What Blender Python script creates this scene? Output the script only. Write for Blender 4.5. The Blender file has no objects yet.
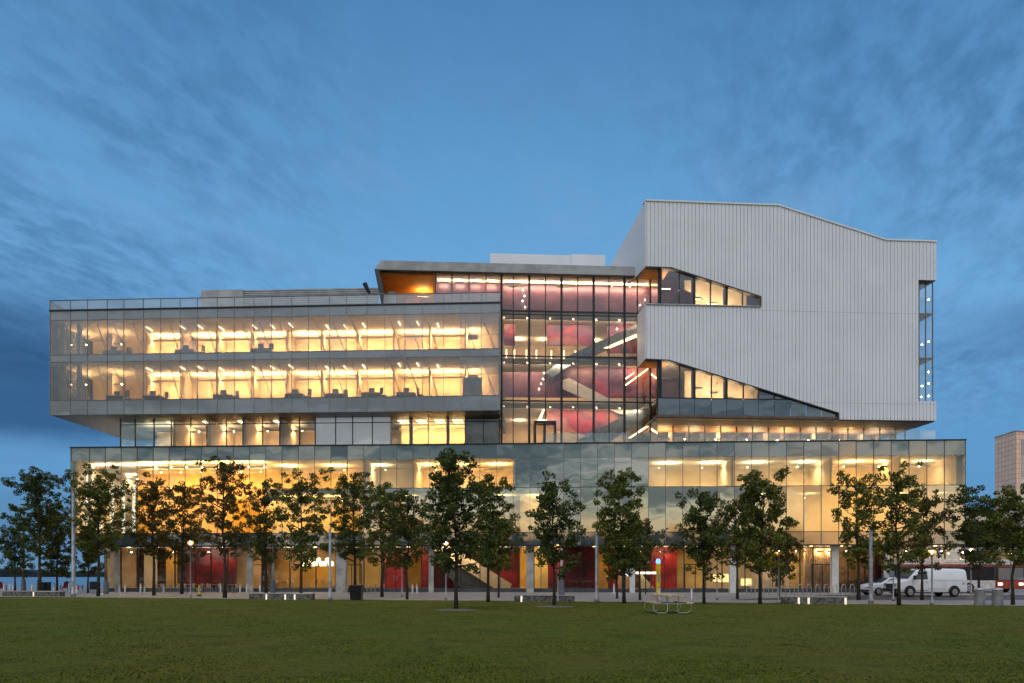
import bpy, math, random
import numpy as np
from mathutils import Vector, Matrix
random.seed(7); RNG = np.random.default_rng(11)
S = bpy.context.scene; COL = S.collection
F = 683.0; HY = 575.0; CH = 1.65
R = math.radians

# ---------------------------------------------------------------- camera
cd = bpy.data.cameras.new('camera'); cam = bpy.data.objects.new('camera', cd); COL.objects.link(cam)
cam.location = (0, 0, CH); cam.rotation_euler = (R(90), 0, 0)
cd.sensor_width = 36; cd.lens = 36 * F / 1024; cd.shift_y = (HY - 341.5) / 1024
cd.clip_end = 20000; cd.clip_start = .1
S.camera = cam
S.view_settings.view_transform = 'Standard'; S.view_settings.look = 'None'; S.view_settings.exposure = 0
S.cycles.use_denoising = True
S.cycles.max_bounces = 7; S.cycles.diffuse_bounces = 3; S.cycles.glossy_bounces = 3
S.cycles.transparent_max_bounces = 24; S.cycles.transmission_bounces = 4
S.cycles.sample_clamp_indirect = 4; S.cycles.caustics_reflective = False; S.cycles.caustics_refractive = False

# ---------------------------------------------------------------- node helpers
def lin(c):
    return tuple(((x/255)/12.92 if x/255 <= .04045 else ((x/255+.055)/1.055)**2.4) for x in c) + (1,)
class NT:
    def __init__(s, nt): s.nt = nt; s.nt.nodes.clear()
    def n(s, t, props=None, **ins):
        nd = s.nt.nodes.new(t)
        for k, v in (props or {}).items(): setattr(nd, k, v)
        for k, v in ins.items():
            key = int(k[1:]) if k[0] == 'i' and k[1:].isdigit() else k.replace('_', ' ')
            s.set(nd, key, v)
        return nd
    def set(s, nd, key, v):
        i = nd.inputs[key]
        if isinstance(v, bpy.types.NodeSocket): s.nt.links.new(v, i)
        else: i.default_value = v
    def math(s, op, a, b=0.0, c=None, clamp=False):
        nd = s.nt.nodes.new('ShaderNodeMath'); nd.operation = op; nd.use_clamp = clamp
        s.set(nd, 0, a); s.set(nd, 1, b)
        if c is not None: s.set(nd, 2, c)
        return nd.outputs[0]
    def mix(s, f, a, b, mode='MIX'):
        nd = s.nt.nodes.new('ShaderNodeMix'); nd.data_type = 'RGBA'; nd.blend_type = mode
        s.set(nd, 0, f); s.set(nd, 6, a); s.set(nd, 7, b); return nd.outputs[2]
    def ramp(s, f, stops, interp='LINEAR'):
        nd = s.nt.nodes.new('ShaderNodeValToRGB'); cr = nd.color_ramp; cr.interpolation = interp
        while len(cr.elements) < len(stops): cr.elements.new(.5)
        for e, (p, c) in zip(cr.elements, stops): e.position = p; e.color = c
        s.set(nd, 0, f); return nd.outputs[0]
    def sstep(s, x, a, b):
        nd = s.nt.nodes.new('ShaderNodeMapRange'); nd.interpolation_type = 'SMOOTHSTEP'
        s.set(nd, 0, x); s.set(nd, 1, a); s.set(nd, 2, b); s.set(nd, 3, 0.0); s.set(nd, 4, 1.0); return nd.outputs[0]
def newmat(name):
    m = bpy.data.materials.new(name); m.use_nodes = True; t = NT(m.node_tree)
    out = t.n('ShaderNodeOutputMaterial'); return m, t, out
def pbr(name, col, rough=.6, metal=0, var=.12, scale=3, bump=0, bscale=20, col2=None, emit=None, es=0, vec=None, spec=.4):
    m, t, out = newmat(name)
    tc = t.n('ShaderNodeTexCoord'); co = tc.outputs['Object']
    nz = t.n('ShaderNodeTexNoise', Vector=co, Scale=scale, Detail=5.0)
    c2 = col2 if col2 else tuple(x*(1-var*2) for x in col[:3])
    c1 = tuple(min(1, x*(1+var)) for x in col[:3]) if not col2 else col
    c = t.mix(t.sstep(nz.outputs[0], .35, .65), (*c1[:3], 1), (*c2[:3], 1))
    b = t.n('ShaderNodeBsdfPrincipled', Base_Color=c, Roughness=rough, Metallic=metal)
    b.inputs['Specular IOR Level'].default_value = spec
    if bump:
        n2 = t.n('ShaderNodeTexNoise', Vector=co, Scale=bscale, Detail=4.0)
        bp = t.n('ShaderNodeBump', Strength=bump, Distance=.02, Height=n2.outputs[0]); t.set(b, 'Normal', bp.outputs[0])
    if emit: t.set(b, 'Emission Color', (*emit, 1)); t.set(b, 'Emission Strength', es)
    t.set(out, 'Surface', b.outputs[0]); return m
def emis(name, col, s):
    m, t, out = newmat(name)
    e = t.n('ShaderNodeEmission', Color=(*col[:3], 1), Strength=float(s)); t.set(out, 'Surface', e.outputs[0]); return m
def glass(name, refl=.2, tint=(.9, .92, .9), milk=0.0, milkcol=(.55, .57, .6), wav=.012, wscale=.5):
    m, t, out = newmat(name)
    tc = t.n('ShaderNodeTexCoord'); nz = t.n('ShaderNodeTexNoise', Vector=tc.outputs['Object'], Scale=wscale, Detail=1.0)
    bp = t.n('ShaderNodeBump', Strength=1.0, Distance=wav, Height=nz.outputs[0])
    tr = t.n('ShaderNodeBsdfTransparent', Color=(*tint, 1))
    gl = t.n('ShaderNodeBsdfGlossy', Color=(.95, .98, 1, 1), Roughness=0.01, Normal=bp.outputs[0])
    fr = t.n('ShaderNodeFresnel', IOR=1.5)
    f = t.math('ADD', fr.outputs[0], refl, clamp=True)
    s0 = tr.outputs[0]
    if milk:
        d = t.n('ShaderNodeBsdfDiffuse', Color=(*milkcol, 1))
        s0 = t.n('ShaderNodeMixShader', i0=milk, i1=s0, i2=d.outputs[0]).outputs[0]
    mx = t.n('ShaderNodeMixShader', i0=f, i1=s0, i2=gl.outputs[0])
    t.set(out, 'Surface', mx.outputs[0]); return m
def opaque_glass(name, col, refl=.3, wav=.012):
    m, t, out = newmat(name)
    tc = t.n('ShaderNodeTexCoord'); nz = t.n('ShaderNodeTexNoise', Vector=tc.outputs['Object'], Scale=.5, Detail=1.0)
    bp = t.n('ShaderNodeBump', Strength=1.0, Distance=wav, Height=nz.outputs[0])
    gl = t.n('ShaderNodeBsdfGlossy', Color=(.95, .98, 1, 1), Roughness=.02, Normal=bp.outputs[0])
    n2 = t.n('ShaderNodeTexNoise', Vector=tc.outputs['Object'], Scale=.25, Detail=3.0)
    c = t.mix(n2.outputs[0], (*[x*.7 for x in col], 1), (*[x*1.3 for x in col], 1))
    d = t.n('ShaderNodeBsdfDiffuse', Color=c)
    mx = t.n('ShaderNodeMixShader', i0=refl, i1=d.outputs[0], i2=gl.outputs[0])
    t.set(out, 'Surface', mx.outputs[0]); return m

# ---------------------------------------------------------------- world (dusk sky, afterglow behind the camera)
def build_world():
    w = bpy.data.worlds.new('World'); S.world = w; w.use_nodes = True; t = NT(w.node_tree)
    out = t.n('ShaderNodeOutputWorld'); tc = t.n('ShaderNodeTexCoord'); d = tc.outputs['Generated']
    sep = t.n('ShaderNodeSeparateXYZ', Vector=d); x, y, z = sep.outputs
    sky = t.n('ShaderNodeTexSky', {'sky_type': 'NISHITA'}); sky.sun_disc = False
    sky.sun_elevation = R(1.0); sky.sun_rotation = R(160); sky.air_density = 1.0; sky.ozone_density = 3.0
    zc = t.math('MAXIMUM', z, 0.0)
    L = lin
    front = t.ramp(zc, [(0, L((132, 164, 188))), (.06, L((94, 150, 194))), (.16, L((98, 157, 208))), (.33, L((114, 174, 224))), (.5, L((100, 159, 210))), (.66, L((78, 132, 184))), (1, L((100, 145, 192)))])
    # planar cloud coordinates
    zz = t.math('ADD', zc, .10)
    u = t.math('DIVIDE', x, zz); v = t.math('DIVIDE', y, zz)
    cv = t.n('ShaderNodeCombineXYZ', X=t.math('ADD', t.math('MULTIPLY', u, .9), t.math('MULTIPLY', v, .3)), Y=t.math('SUBTRACT', t.math('MULTIPLY', v, .75), t.math('MULTIPLY', u, .75)), Z=0.0).outputs[0]
    n1 = t.n('ShaderNodeTexNoise', Vector=cv, Scale=1.3, Detail=3.0, Roughness=.5)
    n2 = t.n('ShaderNodeTexNoise', Vector=cv, Scale=15.0, Detail=8.0, Roughness=.58, Distortion=.15)
    cl = t.math('MULTIPLY', t.sstep(n1.outputs[0], .30, .58), t.math('ADD', t.math('MULTIPLY', t.sstep(n2.outputs[0], .30, .70), .75), .25))
    # clouds gather at both sides of the view, clear in the middle
    side = t.sstep(t.math('ABSOLUTE', t.math('ADD', t.math('DIVIDE', x, t.math('MAXIMUM', y, .05)), .02)), .08, .6)
    clf = t.math('MULTIPLY', t.math('MULTIPLY', cl, t.sstep(z, .12, .3)), t.math('ADD', t.math('MULTIPLY', side, .48), .07))
    front = t.mix(clf, front, L((44, 92, 138)))
    # soft lighter film
    n4 = t.n('ShaderNodeTexNoise', Vector=cv, Scale=2.2, Detail=6.0, Roughness=.6)
    front = t.mix(t.math('MULTIPLY', t.sstep(n4.outputs[0], .5, .75), .16), front, L((150, 172, 205)))
    # dark bank low on the left, thin band low on the right
    nb = t.n('ShaderNodeTexNoise', Vector=t.n('ShaderNodeMapping', Vector=d, Scale=(3, 3, 14)).outputs[0], Scale=1.3, Detail=5.0, Roughness=.55)
    zb = t.math('ADD', z, t.math('MULTIPLY', t.math('SUBTRACT', nb.outputs[0], .5), .09))
    bank = t.math('MULTIPLY', t.math('MULTIPLY', t.sstep(zb, .13, .19), t.sstep(zb, .37, .25)), t.sstep(x, -.30, -.56))
    front = t.mix(t.math('MULTIPLY', bank, .8), front, L((34, 72, 120)))
    bank2 = t.math('MULTIPLY', t.math('MULTIPLY', t.sstep(zb, .24, .26), t.sstep(zb, .32, .28)), t.sstep(x, .45, .6))
    front = t.mix(t.math('MULTIPLY', bank2, .35), front, L((70, 100, 148)))
    low = t.math('MULTIPLY', t.sstep(z, .13, .06), t.sstep(x, -.2, -.5))
    front = t.mix(t.math('MULTIPLY', low, .6), front, L((84, 128, 168)))
    # behind the camera: afterglow
    back = t.ramp(zc, [(0, (.05, .05, .055, 1)), (.050, (.07, .06, .06, 1)), (.060, (1.2, .68, .28, 1)), (.075, (1.3, .98, .52, 1)), (.095, (1.2, 1.12, .74, 1)), (.12, (.85, .92, .74, 1)), (.15, (.38, .47, .47, 1)), (.20, (.34, .43, .44, 1)), (.30, (.42, .52, .60, 1)), (.5, (.80, .92, 1.04, 1)), (.8, (1.05, 1.15, 1.25, 1)), (1, (.62, .78, 1.0, 1))])
    n3 = t.n('ShaderNodeTexNoise', Vector=t.n('ShaderNodeMapping', Vector=d, Scale=(2.2, 2.2, 16)).outputs[0], Scale=1.6, Detail=6.0, Roughness=.6)
    back = t.mix(t.math('MULTIPLY', t.sstep(n3.outputs[0], .46, .58), t.math('MULTIPLY', t.math('MULTIPLY', t.sstep(z, .05, .12), t.sstep(z, .45, .25)), .8)), back, (.13, .19, .22, 1))
    back = t.mix(t.math('MULTIPLY', t.math('MULTIPLY', t.sstep(n3.outputs[0], .50, .38), t.sstep(z, .24, .16)), .75), back, (.95, .93, .80, 1))
    # hot spot where the sun went down
    hd = Vector((.40, -1, .10)).normalized()
    dt = t.n('ShaderNodeVectorMath', {'operation': 'DOT_PRODUCT'}, i0=d, i1=hd).outputs['Value']
    hs = t.math('MULTIPLY', t.math('POWER', t.math('MAXIMUM', dt, 0.0), 260.0), t.sstep(z, .18, .09))
    back = t.mix(hs, back, (2.6, 1.25, .28, 1))
    fb = t.sstep(y, -.35, .30)
    c = t.mix(fb, back, front)
    c = t.mix(.03, c, t.n('ShaderNodeVectorMath', {'operation': 'SCALE'}, i0=sky.outputs[0], Scale=.12).outputs[0])
    below = t.sstep(z, 0.0, -.03)
    c = t.mix(below, c, (.06, .07, .07, 1))
    bg = t.n('ShaderNodeBackground', Color=c, Strength=1.0); t.set(out, 'Surface', bg.outputs[0])
build_world()
sun = bpy.data.lights.new('sun', 'SUN'); sun.energy = .6; sun.angle = R(30); sun.color = (1, .93, .90)
so = bpy.data.objects.new('sun', sun); COL.objects.link(so); so.rotation_euler = (R(34), 0, R(-20))

# ---------------------------------------------------------------- geometry helpers
class Frame:
    def __init__(s, ox, oy, th): s.ox, s.oy, s.c, s.s = ox, oy, math.cos(R(th)), math.sin(R(th))
    def p(s, u, v, z): return (s.ox + u*s.c + v*s.s, s.oy - u*s.s + v*s.c, z)
    def u(s, px, v=0):
        k = (px-512)/F
        return (k*(s.oy + v*s.c) - s.ox - v*s.s)/(s.c + k*s.s)
    def z(s, px, py, v=0):
        y = s.p(s.u(px, v), v, 0)[1]
        return (HY-py)*y/F + CH
PF = Frame(0, 64, 2.6)
CF = Frame(11.87, 63.5, -3.15)
WF = Frame(0, 0, 0)

class MB:
    def __init__(s): s.v = []; s.f = []; s.mi = []
    def add(s, vs, fs, mi=0):
        b = len(s.v); s.v += [tuple(q) for q in vs]; s.f += [tuple(b+i for i in f) for f in fs]; s.mi += [mi]*len(fs); return s
    def quad(s, a, b, c, d, mi=0): return s.add([a, b, c, d], [(0, 1, 2, 3)], mi)
    def fbox(s, fr, u0, u1, v0, v1, z0, z1, mi=0):
        P = [fr.p(u, v, z) for z in (z0, z1) for (u, v) in ((u0, v0), (u1, v0), (u1, v1), (u0, v1))]
        return s.add(P, [(3, 2, 1, 0), (4, 5, 6, 7), (0, 1, 5, 4), (1, 2, 6, 5), (2, 3, 7, 6), (3, 0, 4, 7)], mi)
    def box(s, x0, x1, y0, y1, z0, z1, mi=0): return s.fbox(WF, x0, x1, y0, y1, z0, z1, mi)
    def prism(s, fr, uz, v0, v1, mi=0):     # polygon in (u,z) pushed through v
        n = len(uz); P = [fr.p(u, v0, z) for u, z in uz] + [fr.p(u, v1, z) for u, z in uz]
        fs = [tuple(range(n)), tuple(range(2*n-1, n-1, -1))] + [(i, i+n, (i+1) % n+n, (i+1) % n) for i in range(n)]
        return s.add(P, fs, mi)
    def tube(s, pts, rad, n=8, mi=0, caps=True):
        pts = [Vector(p) for p in pts]; rad = rad if hasattr(rad, '__len__') else [rad]*len(pts)
        b = len(s.v); prev = None
        for i, p in enumerate(pts):
            t = (pts[min(i+1, len(pts)-1)]-pts[max(i-1, 0)]).normalized()
            a = prev if prev is not None and abs(prev.dot(t)) < .95 else (Vector((1, 0, 0)) if abs(t.x) < .9 else Vector((0, 1, 0)))
            a = (a - t*a.dot(t)).normalized(); bb = t.cross(a); prev = a
            for k in range(n):
                an = 2*math.pi*k/n; s.v.append(tuple(p + (a*math.cos(an)+bb*math.sin(an))*rad[i]))
        for i in range(len(pts)-1):
            for k in range(n):
                s.f.append((b+i*n+k, b+i*n+(k+1) % n, b+(i+1)*n+(k+1) % n, b+(i+1)*n+k)); s.mi.append(mi)
        if caps:
            s.f.append(tuple(b+k for k in range(n-1, -1, -1))); s.mi.append(mi)
            e = b+(len(pts)-1)*n; s.f.append(tuple(e+k for k in range(n))); s.mi.append(mi)
        return s
    def lathe(s, cx, cy, prof, n=16, mi=0):
        return s.tube([(cx, cy, z) for r, z in prof], [max(r, .001) for r, z in prof], n, mi)
    def build(s, name, mats, parent=None, smooth=False, bevel=0):
        me = bpy.data.meshes.new(name)
        off = Vector((0, 0, 0))
        if parent is not None and 'loc' in parent: off = Vector(parent['loc'])
        me.from_pydata([tuple(Vector(q)-off) for q in s.v], [], s.f)
        for m in (mats if isinstance(mats, (list, tuple)) else [mats]): me.materials.append(m)
        if len(me.materials) > 1: me.polygons.foreach_set('material_index', s.mi)
        if smooth: me.polygons.foreach_set('use_smooth', [True]*len(me.polygons))
        me.update()
        o = bpy.data.objects.new(name, me); COL.objects.link(o)
        if parent is not None: o.parent = parent
        if parent is not None and 'loc' in parent: o['loc'] = parent['loc']
        if bevel:
            b = o.modifiers.new('bevel', 'BEVEL'); b.width = bevel; b.segments = 2; b.limit_method = 'ANGLE'
        return o
def tag(o, label=None, cat=None, group=None, kind=None):
    if label: o['label'] = label
    if cat: o['category'] = cat
    if group: o['group'] = group
    if kind: o['kind'] = kind
    return o
def thing(name, label, cat, loc=(0, 0, 0), rz=0, group=None, built_world=False):
    o = bpy.data.objects.new(name, None); COL.objects.link(o); o.location = loc; o.rotation_euler = (0, 0, rz)
    o.empty_display_size = .2
    if built_world: o['loc'] = tuple(loc)
    return tag(o, label, cat, group)
def kids(o): return [c for c in bpy.data.objects if c.parent is o]
def dup(o, loc, rz=0, label=None, sc=1):
    def cp(a, par):
        c = a.copy(); COL.objects.link(c)
        if par is not None: c.parent = par
        for ch in TREE.get(a.name, []): cp(ch, c)
        return c
    TREE.clear()
    for q in bpy.data.objects:
        if q.parent: TREE.setdefault(q.parent.name, []).append(q)
    c = cp(o, None); c.location = loc; c.rotation_euler = (0, 0, rz); c.scale = (sc, sc, sc)
    if label: c['label'] = label
    return c
TREE = {}
def G(px, py):
    Y = CH*F/(py-HY); return ((px-512)/F*Y, Y)

# ---------------------------------------------------------------- materials
M = {}
M['mull'] = pbr('dark_mullion_metal', (.035, .037, .042), .4, .5)
M['mullpale'] = pbr('pale_mullion_metal', (.30, .30, .31), .45, .3)
M['mullgrey'] = pbr('grey_mullion_metal', (.20, .20, .21), .45, .4)
M['clad'] = pbr('white_metal_cladding', (.80, .82, .87), .5, .0, var=.02, scale=.3, bump=.05, bscale=4, spec=.3)
M['cap'] = pbr('metal_coping', (.42, .42, .44), .4, .4)
M['slab'] = pbr('grey_roof_fascia', (.40, .40, .41), .6, var=.1, scale=.8)
M['concrete'] = pbr('pale_concrete', (.42, .41, .39), .85, var=.12, scale=1.2, bump=.3)
M['white'] = pbr('white_column_paint', (.66, .65, .62), .7, var=.05)
M['wood'] = pbr('warm_wood', (.46, .19, .04), .55, var=.12, scale=.8)
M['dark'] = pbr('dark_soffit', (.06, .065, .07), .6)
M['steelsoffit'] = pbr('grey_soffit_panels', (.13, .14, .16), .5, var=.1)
M['cream'] = pbr('cream_wall', (.76, .61, .42), .8, var=.08, scale=.5)
M['tan'] = pbr('tan_wall', (.55, .36, .20), .8, var=.12, scale=.5)
M['orange'] = pbr('orange_wall', (.82, .44, .06), .7, var=.15, scale=.35)
M['yellow'] = pbr('yellow_wall', (.85, .60, .20), .7, var=.1, scale=.4)
M['red'] = pbr('red_wall', (.26, .008, .010), .5, var=.25, scale=.5)
M['darkred'] = pbr('dark_red_wall', (.17, .005, .010), .5, var=.3, scale=.5)
M['brown'] = pbr('brown_wall', (.12, .06, .035), .7, var=.3)
M['greyw'] = pbr('grey_blind', (.78, .78, .78), .9, var=.05)
M['floor'] = pbr('interior_floor', (.30, .25, .20), .5, var=.1)
M['ceil'] = pbr('interior_ceiling', (.74, .68, .56), .85, var=.04)
M['furn'] = pbr('grey_furniture', (.40, .37, .34), .6)
M['stairgrey'] = pbr('bluegrey_stair_side', (.20, .25, .30), .35, var=.12)
M['charcoal'] = pbr('charcoal_stone', (.06, .07, .085), .5, var=.15)
def mural():
    m, t, out = newmat('red_mauve_mural')
    tc = t.n('ShaderNodeTexCoord'); co = tc.outputs['Object']
    mp = t.n('ShaderNodeMapping', Vector=co, Scale=(.36, .36, .42)).outputs[0]
    n = t.n('ShaderNodeTexNoise', Vector=mp, Scale=1.0, Detail=2.5, Distortion=.3)
    c = t.ramp(n.outputs[0], [(.32, (.05, .015, .05, 1)), (.42, (.14, .035, .10, 1)), (.48, (.34, .02, .05, 1)), (.53, (.13, .045, .11, 1)), (.60, (.38, .11, .09, 1)), (.72, (.3, .2, .27, 1))])
    b = t.n('ShaderNodeBsdfPrincipled', Base_Color=c, Roughness=.5); t.set(out, 'Surface', b.outputs[0]); return m
M['mural'] = mural()
M['mauve'] = pbr('mauve_panel', (.19, .085, .12), .35, var=.3, scale=.5, col2=(.09, .045, .085))
WARM = (1, .60, .22); WARMW = (1, .74, .42)
M['Lstrip'] = emis('warm_strip_light', (1, .60, .25), 105)
M['Lsoft'] = emis('soft_strip_light', WARMW, 75); M['Lpanel'] = emis('ceiling_panel_light', WARMW, 5); M['Lground'] = emis('ground_floor_light', WARMW, 72); M['Latr'] = emis('atrium_light', (1, .70, .42), 46); M['Lrail'] = emis('handrail_light_glow', (1, .66, .28), 6)
M['Lhall'] = emis('hall_strip_light', (1, .60, .20), 105)
M['Ldot'] = emis('spot_light_glow', WARMW, 40)
M['Lcool'] = emis('white_light_glow', (1, .97, .9), 30)
M['Llamp'] = emis('street_lamp_core', (1, .60, .26), 1100)
M['gU'] = glass('frosted_office_glass', .09, (.95, .93, .90), .15, (.55, .54, .56))
M['gUf'] = glass('printed_office_glass', .12, (.72, .70, .68), .26, (.46, .46, .50))
M['gP'] = glass('podium_glass', .12, (.86, .90, .84))
M['gPr'] = glass('reflective_podium_glass', .36, (.70, .78, .72))
M['gC'] = glass('atrium_glass', .07, (.92, .90, .92))
M['gL'] = glass('recess_glass', .12, (.92, .92, .90))
M['gR'] = glass('railing_glass', .22, (.80, .88, .88), .10, (.4, .48, .5))
M['gPar'] = glass('frosted_parapet_glass', .12, (.80, .84, .86), .42, (.50, .52, .55))
M['gG'] = glass('shopfront_glass', .03, (.95, .95, .93))
M['rimlike'] = pbr('steel_handle', (.5, .5, .5), .3, .8)
M['gN'] = glass('corner_glass', .14, (.96, .98, 1), .12, (.7, .76, .82))
M['sp'] = opaque_glass('spandrel_glass', (.055, .075, .08), .26)
M['spU'] = opaque_glass('grey_spandrel_glass', (.22, .23, .25), .17)
M['spB'] = opaque_glass('blue_spandrel_glass', (.05, .07, .11), .22)

# ================================================================= THE SETTING
def hero_ground():
    # paved plaza and road: one sheet with the shoreline cut on the left
    m, t, out = newmat('plaza_paving')
    tc = t.n('ShaderNodeTexCoord'); co = tc.outputs['Object']
    br = t.n('ShaderNodeTexBrick', Vector=co, Scale=1.0, Color1=(.21, .19, .19, 1), Color2=(.26, .24, .235, 1), Mortar=(.12, .11, .11, 1), Mortar_Size=.012)
    br.inputs['Brick Width'].default_value = 1.2; br.inputs['Row Height'].default_value = .6
    n = t.n('ShaderNodeTexNoise', Vector=co, Scale=.15, Detail=6.0)
    c = t.mix(t.math('MULTIPLY', n.outputs[0], .7), br.outputs[0], (.30, .28, .27, 1))
    b = t.n('ShaderNodeBsdfPrincipled', Base_Color=c, Roughness=.55); t.set(out, 'Surface', b.outputs[0])
    xs = -31
    P = [(-900, -60, 0), (900, -60, 0), (3500, 3000, 0), (xs, 3000, 0), (xs, 92, 0), (-900, 92, 0)]
    q = MB().add(P, [(0, 1, 2, 3, 4, 5)]); q.quad((-900, 92, 0), (xs, 92, 0), (xs, 92, -3), (-900, 92, -3)); q.quad((xs, 92, 0), (xs, 3000, 0), (xs, 3000, -3), (xs, 92, -3))
    tag(q.build('plaza', m), kind='structure')
    # lawn
    m, t, out = newmat('lawn_grass')
    tc = t.n('ShaderNodeTexCoord'); co = tc.outputs['Object']
    a = t.n('ShaderNodeTexNoise', Vector=co, Scale=.22, Detail=4.0); b_ = t.n('ShaderNodeTexNoise', Vector=co, Scale=3.5, Detail=6.0, Roughness=.7)
    e = t.n('ShaderNodeTexNoise', Vector=co, Scale=26.0, Detail=4.0, Roughness=.7)
    c = t.ramp(b_.outputs[0], [(.3, (.054, .078, .007, 1)), (.5, (.112, .128, .011, 1)), (.7, (.175, .168, .020, 1))])
    c = t.mix(t.math('MULTIPLY', t.sstep(a.outputs[0], .38, .66), .8), c, (.155, .125, .020, 1), 'MIX')
    a2 = t.n('ShaderNodeTexNoise', Vector=co, Scale=.8, Detail=5.0, Roughness=.65)
    c = t.mix(t.math('MULTIPLY', t.sstep(a2.outputs[0], .48, .62), .45), c, (.04, .06, .008, 1))
    c = t.mix(t.sstep(e.outputs[0], .4, .65), c, t.mix(.5, c, (.03, .045, .006, 1)))
    h = t.math('ADD', t.math('MULTIPLY', e.outputs[0], 1.0), t.math('MULTIPLY', b_.outputs[0], .8))
    bp = t.n('ShaderNodeBump', Strength=.9, Distance=.06, Height=h)
    b = t.n('ShaderNodeBsdfPrincipled', Base_Color=c, Roughness=.9, Normal=bp.outputs[0]); b.inputs['Specular IOR Level'].default_value = .15
    t.set(out, 'Surface', b.outputs[0])
    # edge line of the lawn runs from 48 m out on the left to 33 m out on the right
    ex = np.linspace(-160, 120, 60); pts = []
    for x in ex:
        pts.append((x, edgeY(x)))
    q = MB(); rows = 14
    for j in range(rows+1):
        for i, (x, yy) in enumerate(pts):
            f = j/rows; y = -40 + (yy+40)*f
            zz = .03 + .05*math.sin(x*.13+1)*math.sin(y*.21)*(1-f)
            q.v.append((x, y, zz))
    for j in range(rows):
        for i in range(len(pts)-1):
            n = len(pts); q.f.append((j*n+i, j*n+i+1, (j+1)*n+i+1, (j+1)*n+i)); q.mi.append(0)
    tag(q.build('lawn', m, smooth=True), kind='structure')
    # pale kerb along the lawn
    q = MB()
    for i in range(len(pts)-1):
        (x0, y0), (x1, y1) = pts[i], pts[i+1]
        q.add([(x0, y0, 0), (x1, y1, 0), (x1, y1+.25, 0), (x0, y0+.25, 0), (x0, y0, .06), (x1, y1, .06), (x1, y1+.25, .06), (x0, y0+.25, .06)], [(4, 5, 6, 7), (0, 1, 5, 4), (2, 3, 7, 6)])
    tag(q.build('kerb', M['concrete']), kind='structure')
    # road strip in front of the far right
    asph = pbr('asphalt', (.055, .055, .06), .6, var=.2, scale=2, bump=.3, bscale=60)
    q = MB().quad((14, edgeY(14)+5.5, .004), (160, edgeY(14)+5.5, .004), (160, 58, .004), (26, 56, .004))
    tag(q.build('road', asph), kind='structure')
    # water
    m, t, out = newmat('lake_water')
    tc = t.n('ShaderNodeTexCoord'); mp = t.n('ShaderNodeMapping', Vector=tc.outputs['Object'], Scale=(.3, 1.0, 1)).outputs[0]
    nz = t.n('ShaderNodeTexNoise', Vector=mp, Scale=1.2, Detail=5.0)
    bp = t.n('ShaderNodeBump', Strength=.5, Distance=.08, Height=nz.outputs[0])
    b = t.n('ShaderNodeBsdfPrincipled', Base_Color=(.10, .19, .27, 1), Roughness=.22, Normal=bp.outputs[0]); t.set(out, 'Surface', b.outputs[0])
    tag(MB().quad((-6000, 88, -1.0), (-20, 88, -1.0), (-20, 9000, -1.0), (-6000, 9000, -1.0)).build('lake_water', m), kind='structure')
def grass_blades():
    rng = np.random.default_rng(5); N = 110000
    y = 9.5 + 34*rng.random(N)**1.6; x = (rng.random(N)-.5)*2*(.80*y+.5)
    ey = np.interp(x, [-160, -38.5, -10, 10.5, 27, 120], [66, 51.5, 44.8, 40.3, 36.0, 14]); k = y < ey-.1; x, y, ey = x[k], y[k], ey[k]; N = len(x)
    f = (y+40)/(ey+40); z = .03+.05*np.sin(x*.13+1)*np.sin(y*.21)*(1-f)-.005
    h = rng.uniform(.012, .034, N)*(1+.5*np.sin(x*1.3)*np.sin(y*.9)); w = rng.uniform(.006, .013, N)*(1+y/25); a = rng.uniform(0, 6.28, N)
    dx, dy = np.cos(a)*w, np.sin(a)*w; lx, ly = rng.normal(0, .025, N), rng.normal(0, .025, N)
    V = np.stack([np.stack([x-dx, y-dy, z], 1), np.stack([x+dx, y+dy, z], 1), np.stack([x+lx, y+ly, z+h], 1)], 1).reshape(-1, 3)
    me = bpy.data.meshes.new('grass_blades'); me.vertices.add(3*N); me.vertices.foreach_set('co', V.astype(np.float32).ravel())
    me.loops.add(3*N); me.loops.foreach_set('vertex_index', np.arange(3*N, dtype=np.int32)); me.polygons.add(N)
    me.polygons.foreach_set('loop_start', np.arange(0, 3*N, 3, dtype=np.int32)); me.polygons.foreach_set('loop_total', np.full(N, 3, dtype=np.int32)); me.update()
    m, t, out = newmat('grass_blade'); ge = t.n('ShaderNodeNewGeometry')
    c = t.ramp(ge.outputs['Random Per Island'], [(.0, (.060, .082, .008, 1)), (.6, (.11, .124, .013, 1)), (.95, (.17, .155, .024, 1))])
    d = t.n('ShaderNodeBsdfDiffuse', Color=c); t.set(out, 'Surface', d.outputs[0]); me.materials.append(m)
    o = bpy.data.objects.new('grass', me); COL.objects.link(o); tag(o, 'short green lawn grass in the foreground', 'grass', kind='stuff')
def edgeY(x):
    # from pixel samples of the lawn edge: y 597 at left, 600 at x=360, 603 at x=700, 606.5 at right
    xs = [-160, -38.5, -10, 10.5, 27, 120]; ys = [66, 51.5, 44.8, 40.3, 36.0, 14]
    return float(np.interp(x, xs, ys))
hero_ground(); grass_blades()

def far_shore():
    m = pbr('far_shore_trees', (.012, .022, .032), .9, var=.3, scale=.05)
    q = MB(); n = 260; x0, x1 = -1500, -200; Y = 900
    for i in range(n+1):
        x = x0+(x1-x0)*i/n
        h = 7+3.0*math.sin(i*.13)+2*math.sin(i*.41+1)+random.uniform(-.8, .8)
        q.v += [(x, Y, -2), (x, Y, h), (x, Y+80, h*.9)]
    for i in range(n):
        a = 3*i; q.f += [(a, a+3, a+4, a+1), (a+1, a+4, a+5, a+2)]; q.mi += [0, 0]
    tag(q.build('far_wooded_shore', m), 'dark wooded shoreline far across the lake', 'shoreline', kind='stuff')
far_shore()

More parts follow.
